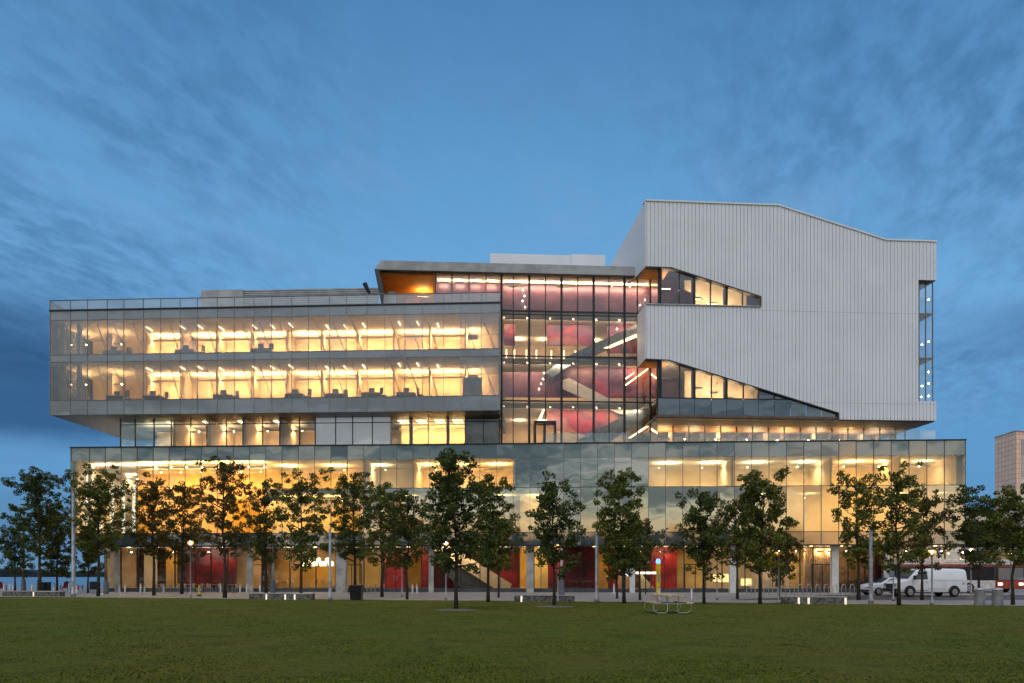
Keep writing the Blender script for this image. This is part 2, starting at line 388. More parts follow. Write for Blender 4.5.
# ================================================================= THE BUILDING
B = thing('campus_building', 'large waterfront glass building with white ribbed metal upper block, lit from inside at dusk', 'building', (0, 64, 0), built_world=True)
def part(q, name, mat, parent=B, **k): return q.build(name, mat, parent, **k)
def pane(fr, u0, u1, z0, z1, v, name, mat, tilt=.0022, parent=B, poly=None):
    pts = poly or [(u0, z0), (u1, z0), (u1, z1), (u0, z1)]
    a, b = random.gauss(0, tilt), random.gauss(0, tilt); uc = sum(p[0] for p in pts)/len(pts); zc = sum(p[1] for p in pts)/len(pts)
    q = MB().add([fr.p(u, v + a*(u-uc) + b*(z-zc), z) for u, z in pts], [tuple(range(len(pts)))])
    return part(q, name, mat, parent)
def light(fr, u0, u1, v, z, w=.12, h=.06, mat='Lstrip', name='ceiling_light'):
    if name == 'soffit_downlight': return part(MB().fbox(fr, u0, u1, v-w/2, v+w/2, z, z+h), name, M['Lrail'])
    if w < 1:      # linear light with an opaque front lip that hides the tube
        if name != 'cove_light': z -= .38
        part(MB().fbox(fr, u0-.03, u1+.03, v-w/2-.05, v-w/2-.03, z-.11, z+h+.03), 'light_lip', M['ceil'])
    return part(MB().fbox(fr, u0, u1, v-w/2, v+w/2, z, z+h), name, M[mat])

# ---- upper left office box (U)
Upx = [50, 70.3, 87.4, 107.2, 123.8, 143.3, 160.7, 180.1, 197.3, 217, 234.2, 253.9, 271.6, 291.6, 308.4, 329.5, 346.1, 367.2, 384.8, 404.6, 422.5, 443.6, 460.7, 481.5, 500]
Uu = [PF.u(p) for p in Upx]
uL, uR = Uu[0], Uu[-1]
ZB, ZF1a, ZF1b, ZF2a, ZF2b, ZR, ZP = 17.1, 18.5, 22.2, 22.9, 26.25, 27.2, 28.15
for i in range(len(Uu)-1):
    a, b = Uu[i]+.03, Uu[i+1]-.03
    lower = M['gUf'] if i in (0, 1) or i in (22, 23) else M['gU']
    upper = M['gUf'] if i in (0, 1, 22, 23) or (i % 4 == 3) else M['gU']
    w = pane(PF, a, b, ZF1b-3.66, ZF1b, 0, 'window', lower)
    w = pane(PF, a, b, ZF2b-3.33, ZF2b, 0, 'window', upper)
    pane(PF, a, b, ZR+.05, ZP, 0, 'parapet_panel', M['gPar'], tilt=.004)
def band(fr, ulist, z0, z1, v, name, mat, tilt=.003):
    q = MB()
    for i in range(len(ulist)-1):
        a, b = ulist[i]+.012, ulist[i+1]-.012; t1, t2 = random.gauss(0, tilt), random.gauss(0, tilt); uc, zc = (a+b)/2, (z0+z1)/2
        q.add([fr.p(u, v+t1*(u-uc)+t2*(z-zc), z) for u, z in ((a, z0), (b, z0), (b, z1), (a, z1))], [(0, 1, 2, 3)])
    return part(q, name, mat)
band(PF, Uu, ZB, ZF1a, 0, 'spandrel_band', M['spU']); band(PF, Uu, ZF1b+.03, ZF2a, 0, 'spandrel_band', M['spU']); band(PF, Uu, ZF2b+.03, ZR, 0, 'spandrel_band', M['spU'])
for i, u in enumerate(Uu):
    part(MB().fbox(PF, u-.022, u+.022, -.05, .05, ZB-.02, ZP+.02), 'mullion', M['mullpale'])
for z in (ZF1a, ZF1b, ZF2a, ZF2b):
    part(MB().fbox(PF, uL, uR, -.03, .06, z-.02, z+.025), 'transom', M['mullgrey'])
part(MB().fbox(PF, uL-.05, uR+.05, -.1, .1, ZR-.06, ZR+.06), 'transom', M['mull'])
part(MB().fbox(PF, uL-.05, uR+.05, -.06, .06, ZP, ZP+.05), 'coping', M['mullgrey'])
# slabs, soffit, roof
DU = 12.5
part(MB().fbox(PF, uL+.02, uR-.02, .12, DU, ZB+.01, ZF1a-.04), 'floor_slab', M['steelsoffit'])
part(MB().fbox(PF, uL+.02, uR-.02, .12, DU, ZF1b+.05, ZF2a-.04), 'floor_slab', M['ceil'])
part(MB().fbox(PF, uL+.02, uR-.02, .12, DU, ZF2b+.05, ZR-.08), 'roof_slab', M['ceil'])
part(MB().fbox(PF, uL+.0, uL+.06, .1, DU, ZB+.01, ZP), 'end_wall', M['gUf'])
part(MB().fbox(PF, uR-.14, uR-.02, .12, DU, ZB, ZR), 'end_wall', M['slab'])
# back walls + rooms
for (z0, z1) in ((ZF1a, ZF1b), (ZF2a, ZF2b)):
    part(MB().fbox(PF, uL+.2, uR-.2, 6.0, 6.2, z0, z1+.04), 'interior_wall', M['cream'])
    for i in range(0, len(Uu)-1, 2):
        a, b = Uu[i], Uu[min(i+2, len(Uu)-1)]
        if i >= 2: part(MB().fbox(PF, a-.05, a+.05, 3.8, 5.98, z0, z1+.03), 'partition', M['cream'])
        if 2 < i < 22:
            light(PF, a+.12+(i % 6 == 0)*.5, b-.12, 4.7, z1-(.62 if z0 < 20 else .5), .16, .05, 'Lstrip', 'cove_light')
            [light(PF, a+o_, a+o_+.09, 2.2+(i % 3)*.3, z1-.08, 1.05, .04, 'Lpanel', 'ceiling_light') for o_ in ((.9, 2.7) if i % 4 else (1.0,))]
        elif i == 22: light(PF, a+.2, a+1.2, 4.5, z1-.9, .2, .4, 'Lstrip', 'cove_light')
        else: light(PF, a+.5, a+1.2, 3.5, z1-1.2, .25, .05, 'Lstrip', 'cove_light')
        q = MB(); q.tube([PF.p(a+.25, 1.1, z1), PF.p(a+1.35, 1.1, z0)], .045, 6)
        if i % 4 == 2 or i in (0,): q.tube([PF.p(a+1.9, 1.1, z1), PF.p(a+3.3, 1.1, z0)], .045, 6)
        part(q, 'brace', M['white'])
    for px in (52, 61, 77): part(MB().fbox(PF, PF.u(px, 1), PF.u(px, 1)+.3, 1.0, 1.3, z0, z1+.03), 'column', M['white'])
# dark blocky part near right end on the lower floor
part(MB().fbox(PF, PF.u(463, 2), PF.u(482, 2), 2, 2.2, ZF1a, ZF1b-1.4), 'interior_wall', M['greyw'])

# rooftop items above U
roofthing = part(MB().fbox(PF, PF.u(201, 4), PF.u(243, 4), 4, 9, ZR, PF.z(220, 289.8, 4)), 'roof_enclosure', M['slab'])
q = MB()
for i in range(17): q.fbox(PF, PF.u(243, 4)+.02, PF.u(378, 4), 4.1, 4.3, ZR+.2*i+.05, ZR+.2*i+.17)
part(q, 'louvre_screen', M['slab'])
q = MB()
for px in (276, 282, 288): q.tube([PF.p(PF.u(px, 5), 5, ZR+1.5), PF.p(PF.u(px, 5), 5, 29.9)], .03, 5)
q.tube([PF.p(PF.u(276, 5), 5, 29.9), PF.p(PF.u(288, 5), 5, 29.9)], .03, 5); q.tube([PF.p(PF.u(276, 5), 5, 29.5), PF.p(PF.u(288, 5), 5, 29.5)], .025, 5)
part(q, 'ladder_rail', M['mull'])
# rooftop camera / floodlight
g = PF.p(PF.u(368, 1.5), 1.5, 27.12)
fl = thing('roof_floodlight', 'small dark floodlight on a post standing on the office roof edge', 'floodlight', g)
MB().lathe(0, 0, [(.16, 0), (.16, .08), (.04, .1), (.04, 1.9)], 8).build('post', M['white'], fl)
MB().add([(x*c+0, y, z) for x, z, c in () for y in ()], []) if False else None
q = MB(); q.tube([(.15, 0, 1.75), (-.32, 0, 2.75)], [.13, .24], 8); q.build('lamp_head', M['mull'], fl)

# ---- recess storey under the box (left)
vL = 1.8
Lpx = [120.7, 135.4, 154.2, 171.5, 190.8, 207, 226.5, 243, 262.8, 279.8, 299.6, 315.4, 335.7, 352.7, 372.5, 391, 409.8, 428.3, 446.9, 465.1, 483.4, 499.4]
Lu = [PF.u(p, vL) for p in Lpx]; ZL0, ZL1 = 13.9, 17.09
for i in range(len(Lu)-1):
    m_ = M['gL']
    if i < 3: m_ = M['gPr']
    pane(PF, Lu[i]+.03, Lu[i+1]-.03, ZL0, ZL1, vL, 'recessed_window', m_)
for u in Lu: part(MB().fbox(PF, u-.035, u+.035, vL-.08, vL+.06, ZL0, ZL1), 'recess_mullion', M['mull'])
part(MB().fbox(PF, Lu[0], Lu[-1], vL-.05, vL+.08, 16.45, 16.52), 'transom', M['mull'])
part(MB().fbox(PF, Lu[0]+.05, Lu[-1], 8, 8.2, ZL0, ZL1), 'interior_wall', M['cream'])
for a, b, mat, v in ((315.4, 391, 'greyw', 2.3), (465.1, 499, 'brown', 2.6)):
    part(MB().fbox(PF, PF.u(a, v), PF.u(b, v), v, v+.1, ZL0, ZL1), 'blind', pbr('glowing_blind', (.7, .7, .7), .9, var=.04, emit=(.85, .9, 1), es=.26) if mat == 'greyw' else M[mat])  # grey blind emits a little itself, imitating light from behind
for i in range(2, 10, 2):
    light(PF, Lu[i]+.6, Lu[i]+1.0, 4.6, ZL1-.12, 3.5, .04, 'Lpanel'); light(PF, Lu[i]+.3, Lu[i]+2.6, 5.5, ZL1-.2, .25, .05, 'Lstrip'); part(MB().fbox(PF, Lu[i+1]-.3, Lu[i+1]-.05, 2.6, 7.9, ZL0, ZL1), 'partition', M['cream'])
light(PF, Lu[0]+.5, Lu[2]+1, 5, ZL1-.12, .3, .05, 'Lsoft')
for i in range(15, 19): light(PF, Lu[i]+.3, Lu[i]+1.3, 4.0, ZL1-.1, 1.2, .04, 'Lpanel'); light(PF, Lu[i]+.2, Lu[i]+1.6, 5.0, ZL1-.2, .25, .05, 'Lhall')
part(MB().fbox(PF, Lu[15]+.1, Lu[19]-.1, 6.2, 6.35, ZL0, ZL1), 'interior_wall', M['cream'])
for i in (16, 18): part(MB().fbox(PF, Lu[i]-.08, Lu[i]+.12, 2.4, 2.9, ZL0, ZL1), 'interior_column', M['charcoal'])
for i in (15, 17, 18): part(MB().fbox(PF, Lu[i]+.3, Lu[i]+1.2, 4.2, 4.6, ZL0, ZL0+.9), 'counter', M['furn'])

# ---- podium (P)
nb = 54
Ppx0 = [71, 89.5]; uP0, uP1 = PF.u(71), PF.u(965.4)
uA = PF.u(89.5); uB = PF.u(944.4)
Pu = [uP0] + [uA + (uB-uA)*i/51 for i in range(52)] + [uP1]
ZG, ZG1, ZT, ZS, ZPT = 4.35, 5.65, 9.85, 12.6, 14.0
def ppx(u): X, Y, _ = PF.p(u, 0, 0); return 512+F*X/Y
for i in range(len(Pu)-1):
    a, b = Pu[i]+.02, Pu[i+1]-.02; c = ppx((a+b)/2)
    refl = 515 < c < 648
    pane(PF, a, b, ZS, ZPT-.1, 0, 'spandrel_panel', M['sp'], tilt=.004)
    pane(PF, a, b, ZT, ZS-.02, 0, 'upper_window', M['gPr'] if refl else M['gP'], tilt=.003)
    pane(PF, a, b, ZG1, ZT-.02, 0, 'lower_window', M['gPr'] if c > 360 else M['gP'], tilt=.003)
for u in Pu: part(MB().fbox(PF, u-.022, u+.022, -.05, .04, ZG, ZPT-.1), 'podium_mullion', M['mullgrey'])
for z in (ZT, ZG1): part(MB().fbox(PF, uP0, uP1, -.035, .05, z-.03, z+.02), 'transom', M['mull'])
part(MB().fbox(PF, uP0-.06, uP1+.06, -.12, .3, ZPT-.1, ZPT), 'coping', M['mull'])
band(PF, Pu, ZG+.12, ZG1-.03, 0, 'fascia_band', M['sp'])
part(MB().fbox(PF, uP0-.03, uP1+.03, -.08, .2, ZG, ZG+.12), 'fascia_trim', M['mull'])
DP = 16
part(MB().fbox(PF, uP0+.1, uP1-.1, .3, DP, ZPT-.25, ZPT-.02), 'roof_slab', M['concrete'])
part(MB().fbox(PF, uP0+.1, uP1-.1, .15, DP, ZS+.02, ZS+.3), 'ceiling_slab', M['ceil'])
part(MB().fbox(PF, PF.u(266), uP1-.1, .15, DP, ZT-.35, ZT-.03), 'floor_slab', M['ceil'])
part(MB().fbox(PF, uP0+.1, uP1-.1, .15, DP, ZG+.02, ZG1-.05), 'floor_slab', M['steelsoffit'])
part(MB().fbox(PF, uP1-.04, uP1+.0, .1, DP, ZG, ZPT-.1), 'end_wall', M['gPr'])
part(MB().fbox(PF, uP0, uP0+.04, .1, DP, ZG, ZPT-.1), 'end_wall', M['gPr'])
def back(px0, px1, z0, z1, v, mat, fr=PF, name='interior_wall'):
    return part(MB().fbox(fr, fr.u(px0, v), fr.u(px1, v), v, v+.15, z0, z1), name, M[mat])
# hall at the left, both rows open
back(138, 268, ZG1, ZS, 6, 'orange'); part(MB().fbox(PF, uP0+.3, PF.u(150, 13), 13, 13.2, ZG1-.04, ZS+.02), 'interior_wall', M['cream'])
for k in range(7):
    v = 1.5+k*1.6; part(MB().fbox(PF, PF.u(88+k*3, v), PF.u(88+k*3, v)+.35, v, v+.35, ZG1, ZS), 'hall_column', M['white'])
for k in range(5):
    v = 12; part(MB().fbox(PF, PF.u(100+k*11, v), PF.u(100+k*11, v)+.4, v-.4, v, ZG1, ZS-1.2), 'hall_column', M['white'])
part(MB().fbox(PF, uP0+.25, uP0+.4, .3, 13, ZG1-.04, ZS+.02), 'interior_wall', M['cream'])
for k in range(6): part(MB().fbox(PF, uP0+.4, uP0+.46, 1.6+k*1.9, 2.1+k*1.9, ZG1, ZS-1.0), 'slot_window', emis('slot_window_glow', (1, .86, .62), 1.3))
light(PF, uP0+.8, PF.u(145), 2.0, ZS-.1, .25, .05, 'Lsoft')
for k in range(8):
    a = PF.u(142+k*15.5, 1); light(PF, a, a+1.3, 1.1, ZS-.1, .25, .05, 'Lhall')
for k in range(6):
    a = PF.u(150+k*20, 4); light(PF, a, a+1.0, 4.3, ZS-.1, .25, .05, 'Lhall')
light(PF, PF.u(100, 9), PF.u(140, 9), 8.5, ZS-.1, .3, .05, 'Lsoft')
# offices to the right of the hall
rooms = [(268, 363, 'yellow', 'Lhall', 1.0), (363, 412, 'cream', 'Lsoft', .6), (412, 515, 'cream', 'Lhall', .9), (648, 735, 'cream', 'Lsoft', 1), (735, 835, 'cream', 'Lsoft', .9), (835, 905, 'cream', 'Lhall', 1.0), (905, 962, 'cream', 'Lsoft', .5)]
for a, b, mat, lt, s in rooms:
    back(a, b, ZT, ZS+.02, 6, mat)
    part(MB().fbox(PF, PF.u(b)-.1, PF.u(b)+.05, .8, 6, ZT, ZS+.02), 'partition', M['cream'])
    n = max(1, int((b-a)/34))
    for k in range(n):
        u0 = PF.u(a+(b-a)*(k+.25)/n, 3.4)
        light(PF, u0, u0+1.7*s, 3.4, ZS-.12, .35, .05, lt)
for a, b, mat in ((515, 648, 'brown'),): back(a, b, ZT, ZS+.02, 2.5, mat)
# lower row
for a, b, mat, v in ((266, 362, 'yellow', 6), (362, 520, 'tan', 6), (520, 648, 'cream', 4), (648, 962, 'cream', 5)): back(a, b, ZG1-.05, ZT-.36, v, mat)
for px in (280, 305, 330): light(PF, PF.u(px, 3), PF.u(px, 3)+1.2, 3, ZT-.45, .3, .05, 'Lhall')
for px in (380, 405, 500, 530): light(PF, PF.u(px, 3), PF.u(px, 3)+.8, 3, ZT-.45, .25, .05, 'Lhall')
for px in range(760, 950, 45): light(PF, PF.u(px, 3), PF.u(px, 3)+.8, 3, ZT-.45, .15, .05, 'Lground')

# glass railing on the podium roof, right
Rpx = [545+i*16.4 for i in range(25)]; Rpx = [p for p in Rpx if p < 935] + [938]
for a, b in zip(Rpx[:-1], Rpx[1:]):
    pane(PF, PF.u(a)+.02, PF.u(b)-.02, ZPT, ZPT+.95, .35, 'railing_panel', M['gR'], tilt=.004)

# ---- ground storey
vG = 1.6
gpx = [105, 121, 138, 154, 175, 195, 211, 228, 247, 262, 290, 316, 345, 360, 364, 384, 405, 422, 441, 461, 480, 500, 518, 534, 549, 565, 581, 597, 610, 630, 651, 664, 684, 703, 722, 745, 760, 780, 800, 813, 832, 848, 865, 884, 905, 925, 945, 962]
gu = [PF.u(p, vG) for p in gpx]
for a, b in zip(gu[:-1], gu[1:]):
    pane(PF, a+.03, b-.03, .35, ZG, vG, 'ground_floor_window', M['gG'], tilt=.002)
for u in gu: part(MB().fbox(PF, u-.04, u+.04, vG-.06, vG+.08, .3, ZG), 'ground_mullion', M['mull'])
part(MB().fbox(PF, gu[0], gu[-1], vG-.1, vG+.25, 0, .36), 'plinth', M['charcoal'])
part(MB().fbox(PF, gu[0], gu[-1], vG+.25, 14, .2, .33), 'floor_slab', M['floor'])
gw = [(105, 120, 'tan', 9), (120, 136, 'tan', 5), (136, 150, 'brown', 9), (144, 157, 'cream', 5), (157, 166, 'brown', 6), (166, 177, 'orange', 4), (177, 186, 'brown', 6), (186, 236, 'darkred', 3.4), (236, 262, 'tan', 5), (262, 272, 'brown', 6), (272, 335, 'orange', 8), (335, 346, 'brown', 6), (346, 383, 'yellow', 8),
      (383, 406, 'red', 4), (406, 421, 'orange', 6), (421, 432, 'red', 4), (432, 520, 'red', 6), (520, 533, 'orange', 4.5), (533, 548, 'yellow', 4), (548, 566, 'red', 3.2), (566, 598, 'darkred', 2.4), (598, 608, 'orange', 5), (608, 617, 'red', 3.4), (617, 631, 'tan', 5), (631, 650, 'brown', 5), (650, 677, 'red', 3.6),
      (677, 703, 'yellow', 8), (703, 735, 'cream', 8), (735, 762, 'cream', 8), (762, 790, 'cream', 5.5), (790, 804, 'yellow', 5), (804, 832, 'tan', 3.2), (832, 862, 'brown', 4), (862, 884, 'darkred', 2.4), (884, 962, 'greyw', 5)]
for a, b, mat, v in gw: back(a, b, .3, ZG+.03, v, mat)
for px, s, mt in ((112, .6, 'Lsoft'), (128, .5, 'Lsoft'), (150, .6, 'Lsoft'), (171, .4, 'Lhall'), (205, .5, 'Lsoft'), (220, .5, 'Lsoft'), (245, .9, 'Lhall'), (258, .5, 'Lhall'), (285, 1.4, 'Lhall'), (300, 1.2, 'Lhall'), (350, 1.0, 'Lhall'), (370, 1.2, 'Lhall'), (392, .6, 'Lsoft'), (411, .7, 'Lhall'), (440, 1, 'Lsoft'), (470, 1, 'Lsoft'), (500, 1, 'Lsoft'), (524, .6, 'Lhall'), (538, .8, 'Lhall'), (554, .5, 'Lsoft'), (601, .5, 'Lhall'), (622, .8, 'Lhall'), (640, .4, 'Lsoft'), (660, 1, 'Lsoft'), (688, 1.3, 'Lhall'), (715, 1.2, 'Lhall'), (745, 1.2, 'Lhall'), (772, 1.0, 'Lhall'), (795, .8, 'Lhall'), (815, .5, 'Lhall'), (826, .5, 'Lsoft'), (845, .5, 'Lsoft'), (905, .7, 'Lsoft'), (940, .7, 'Lsoft')):
    u0 = PF.u(px, 2.6); light(PF, u0, u0+s, 2.35, ZG-.08, .2, .05, 'Lground')
for k, (px, mt) in enumerate(((263, 'mull'), (352, 'mull'), (396, 'mull'), (541, 'mull'), (622, 'mull'), (695, 'mull'), (772, 'mull'), (822, 'mull'))):
    u0 = PF.u(px, vG)
    q = MB()
    for o_ in (-1.0, -.03, .94): q.fbox(PF, u0+o_, u0+o_+.06, vG-.14, vG-.07, .36, 2.6)
    q.fbox(PF, u0-1.0, u0+1.0, vG-.14, vG-.07, 2.6, 2.68); d_ = part(q, 'door_frame', M[mt])
    q = MB()
    for o_ in (-.16, .12): q.fbox(PF, u0+o_, u0+o_+.03, vG-.20, vG-.17, 1.1, 1.6)
    part(q, 'door_handle', M['rimlike'])
# soffit downlights outside under the band
for px in range(128, 960, 31):
    u0 = PF.u(px, .9); light(PF, u0, u0+.22, .9, ZG-.03, .22, .04, 'Lsoft', 'soffit_downlight')
# pendant cluster in the cafe (glowing) hung behind the glass
pend = thing('pendant_cluster', 'row of glowing glass pendant lamps hanging inside the ground floor cafe', 'lamp', PF.p(PF.u(318, 4), 4, 2.3), built_world=True)
q = MB(); qc = MB()
for k in range(11):
    for j in range(2):
        px = 302+k*2.9+(j*1.3); zz = 2.55+(.35*((k+j) % 3 == 0)); X, Y, _ = PF.p(PF.u(px, 3.6+j*.8), 3.6+j*.8, 0)
        q.lathe(X, Y, [(.01, zz), (.13, zz+.1), (.13, zz+.35), (.03, zz+.48)], 8); qc.tube([(X, Y, zz+.48), (X, Y, ZG)], .01, 4)
q.build('lamp_shade', emis('pendant_glow', (1, .72, .34), 7), pend); qc.build('cord', M['mull'], pend)
# white round/square columns
for px, w, mt in ((249, .5, 'concrete'), (340.5, .95, 'concrete'), (431, .45, 'concrete'), (530, .7, 'concrete'), (632.5, .48, 'white'), (733.5, .62, 'white'), (835.5, .6, 'white'), (887, .35, 'white'), (116, .35, 'concrete')):
    v = .55; u0 = PF.u(px, v)
    part(MB().fbox(PF, u0-w/2, u0+w/2, v, v+w*.8, 0, ZG+.05), 'column', M[mt])
# entrance stair seen through the glass (descends to the right)
sv = 3.2
def upx(px, v, fr=PF): return fr.u(px, v)
q = MB().prism(PF, [(upx(418, sv), 5.0), (upx(428, sv), 5.2), (upx(500, sv), .45), (upx(462, sv), .35), (upx(455, sv), .75)], sv, sv+1.6); part(q, 'staircase', M['charcoal'])
q = MB().prism(PF, [(upx(421, 3), 5.95), (upx(428, 3), 5.95), (upx(512, 3), .75), (upx(510, 3), .36), (upx(494, 3), .36), (upx(421, 3), 4.9)], 3.0, 3.12); part(q, 'stair_balustrade', M['cream'])
# slanted cream stair side and dark counter inside at the right
q = MB().prism(PF, [(upx(752, 3), .35), (upx(790, 3), .35), (upx(752, 3), 3.2)], 3.0, 3.2); part(q, 'stair_balustrade', M['cream'])
q = MB().prism(PF, [(upx(640, 3), .35), (upx(655, 3), .35), (upx(640, 3), 1.9)], 3.0, 3.2); part(q, 'stair_balustrade', M['cream'])
part(MB().fbox(PF, upx(636, 2.4), upx(656, 2.4), 2.4, 2.5, 1.75, 1.95), 'lit_sign_band', emis('sign_band_glow', (1, .9, .62), 3.5))
part(MB().fbox(PF, upx(624, 1.2), upx(628, 1.2), 1.2, 1.3, 1.55, 3.9), 'illuminated_totem', emis('totem_glow', (.62, .75, 1), 2.6))
for a, b, z0, z1 in ((714, 719, 1.0, 1.7), (719.5, 732, .95, 1.75), (742, 752, .6, 1.3)):
    part(MB().fbox(PF, upx(a, 4), upx(b, 4), 4, 4.4, z0, z1), 'display_panel', emis('display_glow', (1, .72, .28), 1.6))
# curtain folds behind the glass around 805-830
q = MB()
for k in range(12):
    u0 = upx(805+k*2.2, 2.6); q.lathe(*PF.p(u0, 2.6, 0)[:2], [(.11, .4), (.11, 4.2)], 6)
part(q, 'curtain', M['tan'])

# ================================================================= atrium (C) and ribbed block (W)
vC = 2.8
Cpx = [501.5, 513.2, 529.2, 545.5, 561.5, 577.8, 593.7, 609, 624.5, 637.4, 650.6]
Cu = [CF.u(p, vC) for p in Cpx]
ZC = [13.9, 18.4, 22.7, 27.05, 30.45]
for i in range(len(Cu)-1):
    for j in range(4):
        pane(CF, Cu[i]+.03, Cu[i+1]-.03, ZC[j]+.03, ZC[j+1]-.03, vC, 'atrium_window', M['gC'], tilt=.002)
Tpx = [435.5, 452, 469, 486, 501.5]; Tu = [CF.u(p, vC) for p in Tpx]
for i in range(4): pane(CF, Tu[i]+.03, Tu[i+1]-.03, 27.1, 30.4, vC, 'atrium_window', M['gC'], tilt=.002)
for u in Tu[:-1]: part(MB().fbox(CF, u-.05, u+.05, vC-.1, vC+.06, 27.05, 30.45), 'atrium_mullion', M['mull'])
for i, u in enumerate(Cu):
    w = .13 if i in (0, 2, 4, 6, 8, 10) else .05
    part(MB().fbox(CF, u-w*.8, u+w*.8, vC-.08, vC+.2, ZC[0], ZC[-1]), 'atrium_mullion', M['mull'])
for z in ZC[:-1]: part(MB().fbox(CF, Cu[0], Cu[-1], vC-.05, vC+.1, z-.05, z+.07), 'transom', M['mull'])
part(MB().fbox(CF, Cu[0], Cu[-1], vC-.05, vC+.1, 26.7, 26.76), 'transom', M['mull'])
for z in ZC[1:-1]: part(MB().fbox(CF, Cu[0], Cu[-1]+8, vC+.6, vC+9, z-.3, z), 'floor_slab', M['ceil'])
part(MB().fbox(CF, Cu[0]-.3, Cu[-1]+8, vC+9, vC+9.2, ZC[0], ZC[-1]), 'interior_wall', M['cream'])
# faceted mauve ceiling sculpture on the top storey and third storey
def poly3(px_py, v, name, mat, fr=CF, th=.15):
    q = MB().prism(fr, [(fr.u(px, v), fr.z(px, py, v)) for px, py in px_py], v, v+th); return part(q, name, M[mat])
poly3([(436, 283), (500, 283), (512, 288), (545, 282.5), (560, 288), (640, 283), (652, 288), (652, 312.5), (436, 310.5)], vC+1.9, 'faceted_panel', 'mauve')
poly3([(502, 372), (550, 372), (572, 356.5), (640, 356.5), (650, 365), (650, 398), (502, 397)], vC+2.3, 'faceted_panel', 'mauve')
poly3([(547, 325), (594, 325), (594, 345), (547, 345)], vC+2.2, 'mural_panel', 'mural'); poly3([(607, 322), (650, 322), (650, 353), (607, 353)], vC+2.2, 'mural_panel', 'mural')
poly3([(504, 324), (515, 324), (515, 345), (504, 345)], vC+2.2, 'mural_panel', 'mural')
poly3([(594, 372), (650, 366), (650, 396), (594, 396)], vC+2.0, 'mural_panel', 'mural')
poly3([(547, 408), (620, 404), (640, 404), (600, 438), (547, 428)], vC+2.4, 'mural_panel', 'mural')
# stairs inside the atrium
def stair(p, v, mat, name='staircase', th=1.5, steps=True):
    return part(MB().prism(CF, [(CF.u(px, v), CF.z(px, py, v)) for px, py in p], v, v+th), name, M[mat])
stair([(545, 372), (572, 354), (637, 324), (652, 318), (652, 326), (637, 333), (578, 360), (553, 377)], vC+1.2, 'stairgrey')
stair([(604, 348), (640, 332.5), (640, 335.5), (610, 348)], vC+1.1, 'Lrail', 'handrail_light', .08)
stair([(563, 380), (569, 378), (634, 411), (628, 414), (620, 414), (563, 389)], vC+1.82, 'white', 'stair_balustrade', .15)
stair([(578, 440), (606, 425), (650, 401), (656, 400), (656, 410), (612, 440)], vC+1.2, 'stairgrey')
stair([(628, 438), (650, 423.5), (650, 425.5), (631, 438)], vC+1.1, 'Lrail', 'handrail_light', .08)
for a in ((624, 385.5, 648, 368), (624, 379, 634, 372), (650, 376, 655, 372.5)):
    x0, y0, x1, y1 = a; stair([(x0, y0), (x1, y1), (x1, y1+1.5), (x0, y0+1.5)], vC+1.6, 'Lrail', 'handrail_light', .08)
q = MB()
for k in range(12): q.tube([CF.p(CF.u(590+k*5, vC+1), vC+1.0, CF.z(590+k*5, 352-k*2.4, vC+1)), CF.p(CF.u(590+k*5, vC+1), vC+1.0, CF.z(590+k*5, 345-k*2.4, vC+1))], .03, 4)
part(q, 'stair_railing', M['mullgrey'])
# lights in the atrium
for k in range(8):
    u0 = CF.u(505+k*18, vC+1); light(CF, u0, u0+1.62, vC+1.45, ZC[4]+.16, .2, .05, 'Latr')
for k in range(4):
    u0 = CF.u(439+k*16, vC+1); light(CF, u0, u0+.9, vC+1.45, ZC[4]+.16, .2, .05, 'Latr')
for j in (0, 1, 2):
    for k in range(6):
        u0 = CF.u(505+k*23, vC+1); light(CF, u0, u0+2.05, vC+1.0, ZC[j+1]+.0, .2, .05, 'Latr')
    for k in range(5): u0 = CF.u(515+k*25, vC+6.5); light(CF, u0, u0+.9, vC+6.8, ZC[j+1]-.35, .25, .05, 'Latr')
for (px, py) in ((523, 290), (524.5, 296), (522.5, 301), (525, 307), (543, 379), (541, 384), (539, 389), (544, 373), (617, 329), (645, 300), (640, 305)):
    X, Y, Z = CF.p(CF.u(px, vC+1.5), vC+1.5, CF.z(px, py, vC+1.5)); part(MB().lathe(X, Y, [(.01, Z-.07), (.07, Z), (.01, Z+.07)], 8), 'spot_lamp', M['Ldot'])
for px in (506, 514, 526, 536, 551, 563.5, 575):
    part(MB().fbox(CF, CF.u(px, vC+1.3), CF.u(px, vC+1.3)+.09, vC+1.3, vC+1.4, ZC[2]+.12, ZC[2]+1.05), 'slot_light', M['Lrail'])
q = MB().prism(CF, [(CF.u(538, vC+2), CF.z(538, 420, vC+2)), (CF.u(544, vC+2), CF.z(544, 407, vC+2)), (CF.u(545.5, vC+2), CF.z(545, 407, vC+2)), (CF.u(541, vC+2), CF.z(541, 420, vC+2))], vC+2, vC+2.1); part(q, 'slot_light', M['Lrail'])
# dark vestibule frame at the atrium foot
q = MB(); v = vC-1.0
for px in (535.3, 545, 555.5): q.fbox(CF, CF.u(px, v)-.09, CF.u(px, v)+.09, v, v+.9, 13.95, 16.05)
q.fbox(CF, CF.u(534.6, v), CF.u(556.2, v), v, v+.9, 16.05, 16.3); part(q, 'vestibule_frame', M['mull'])

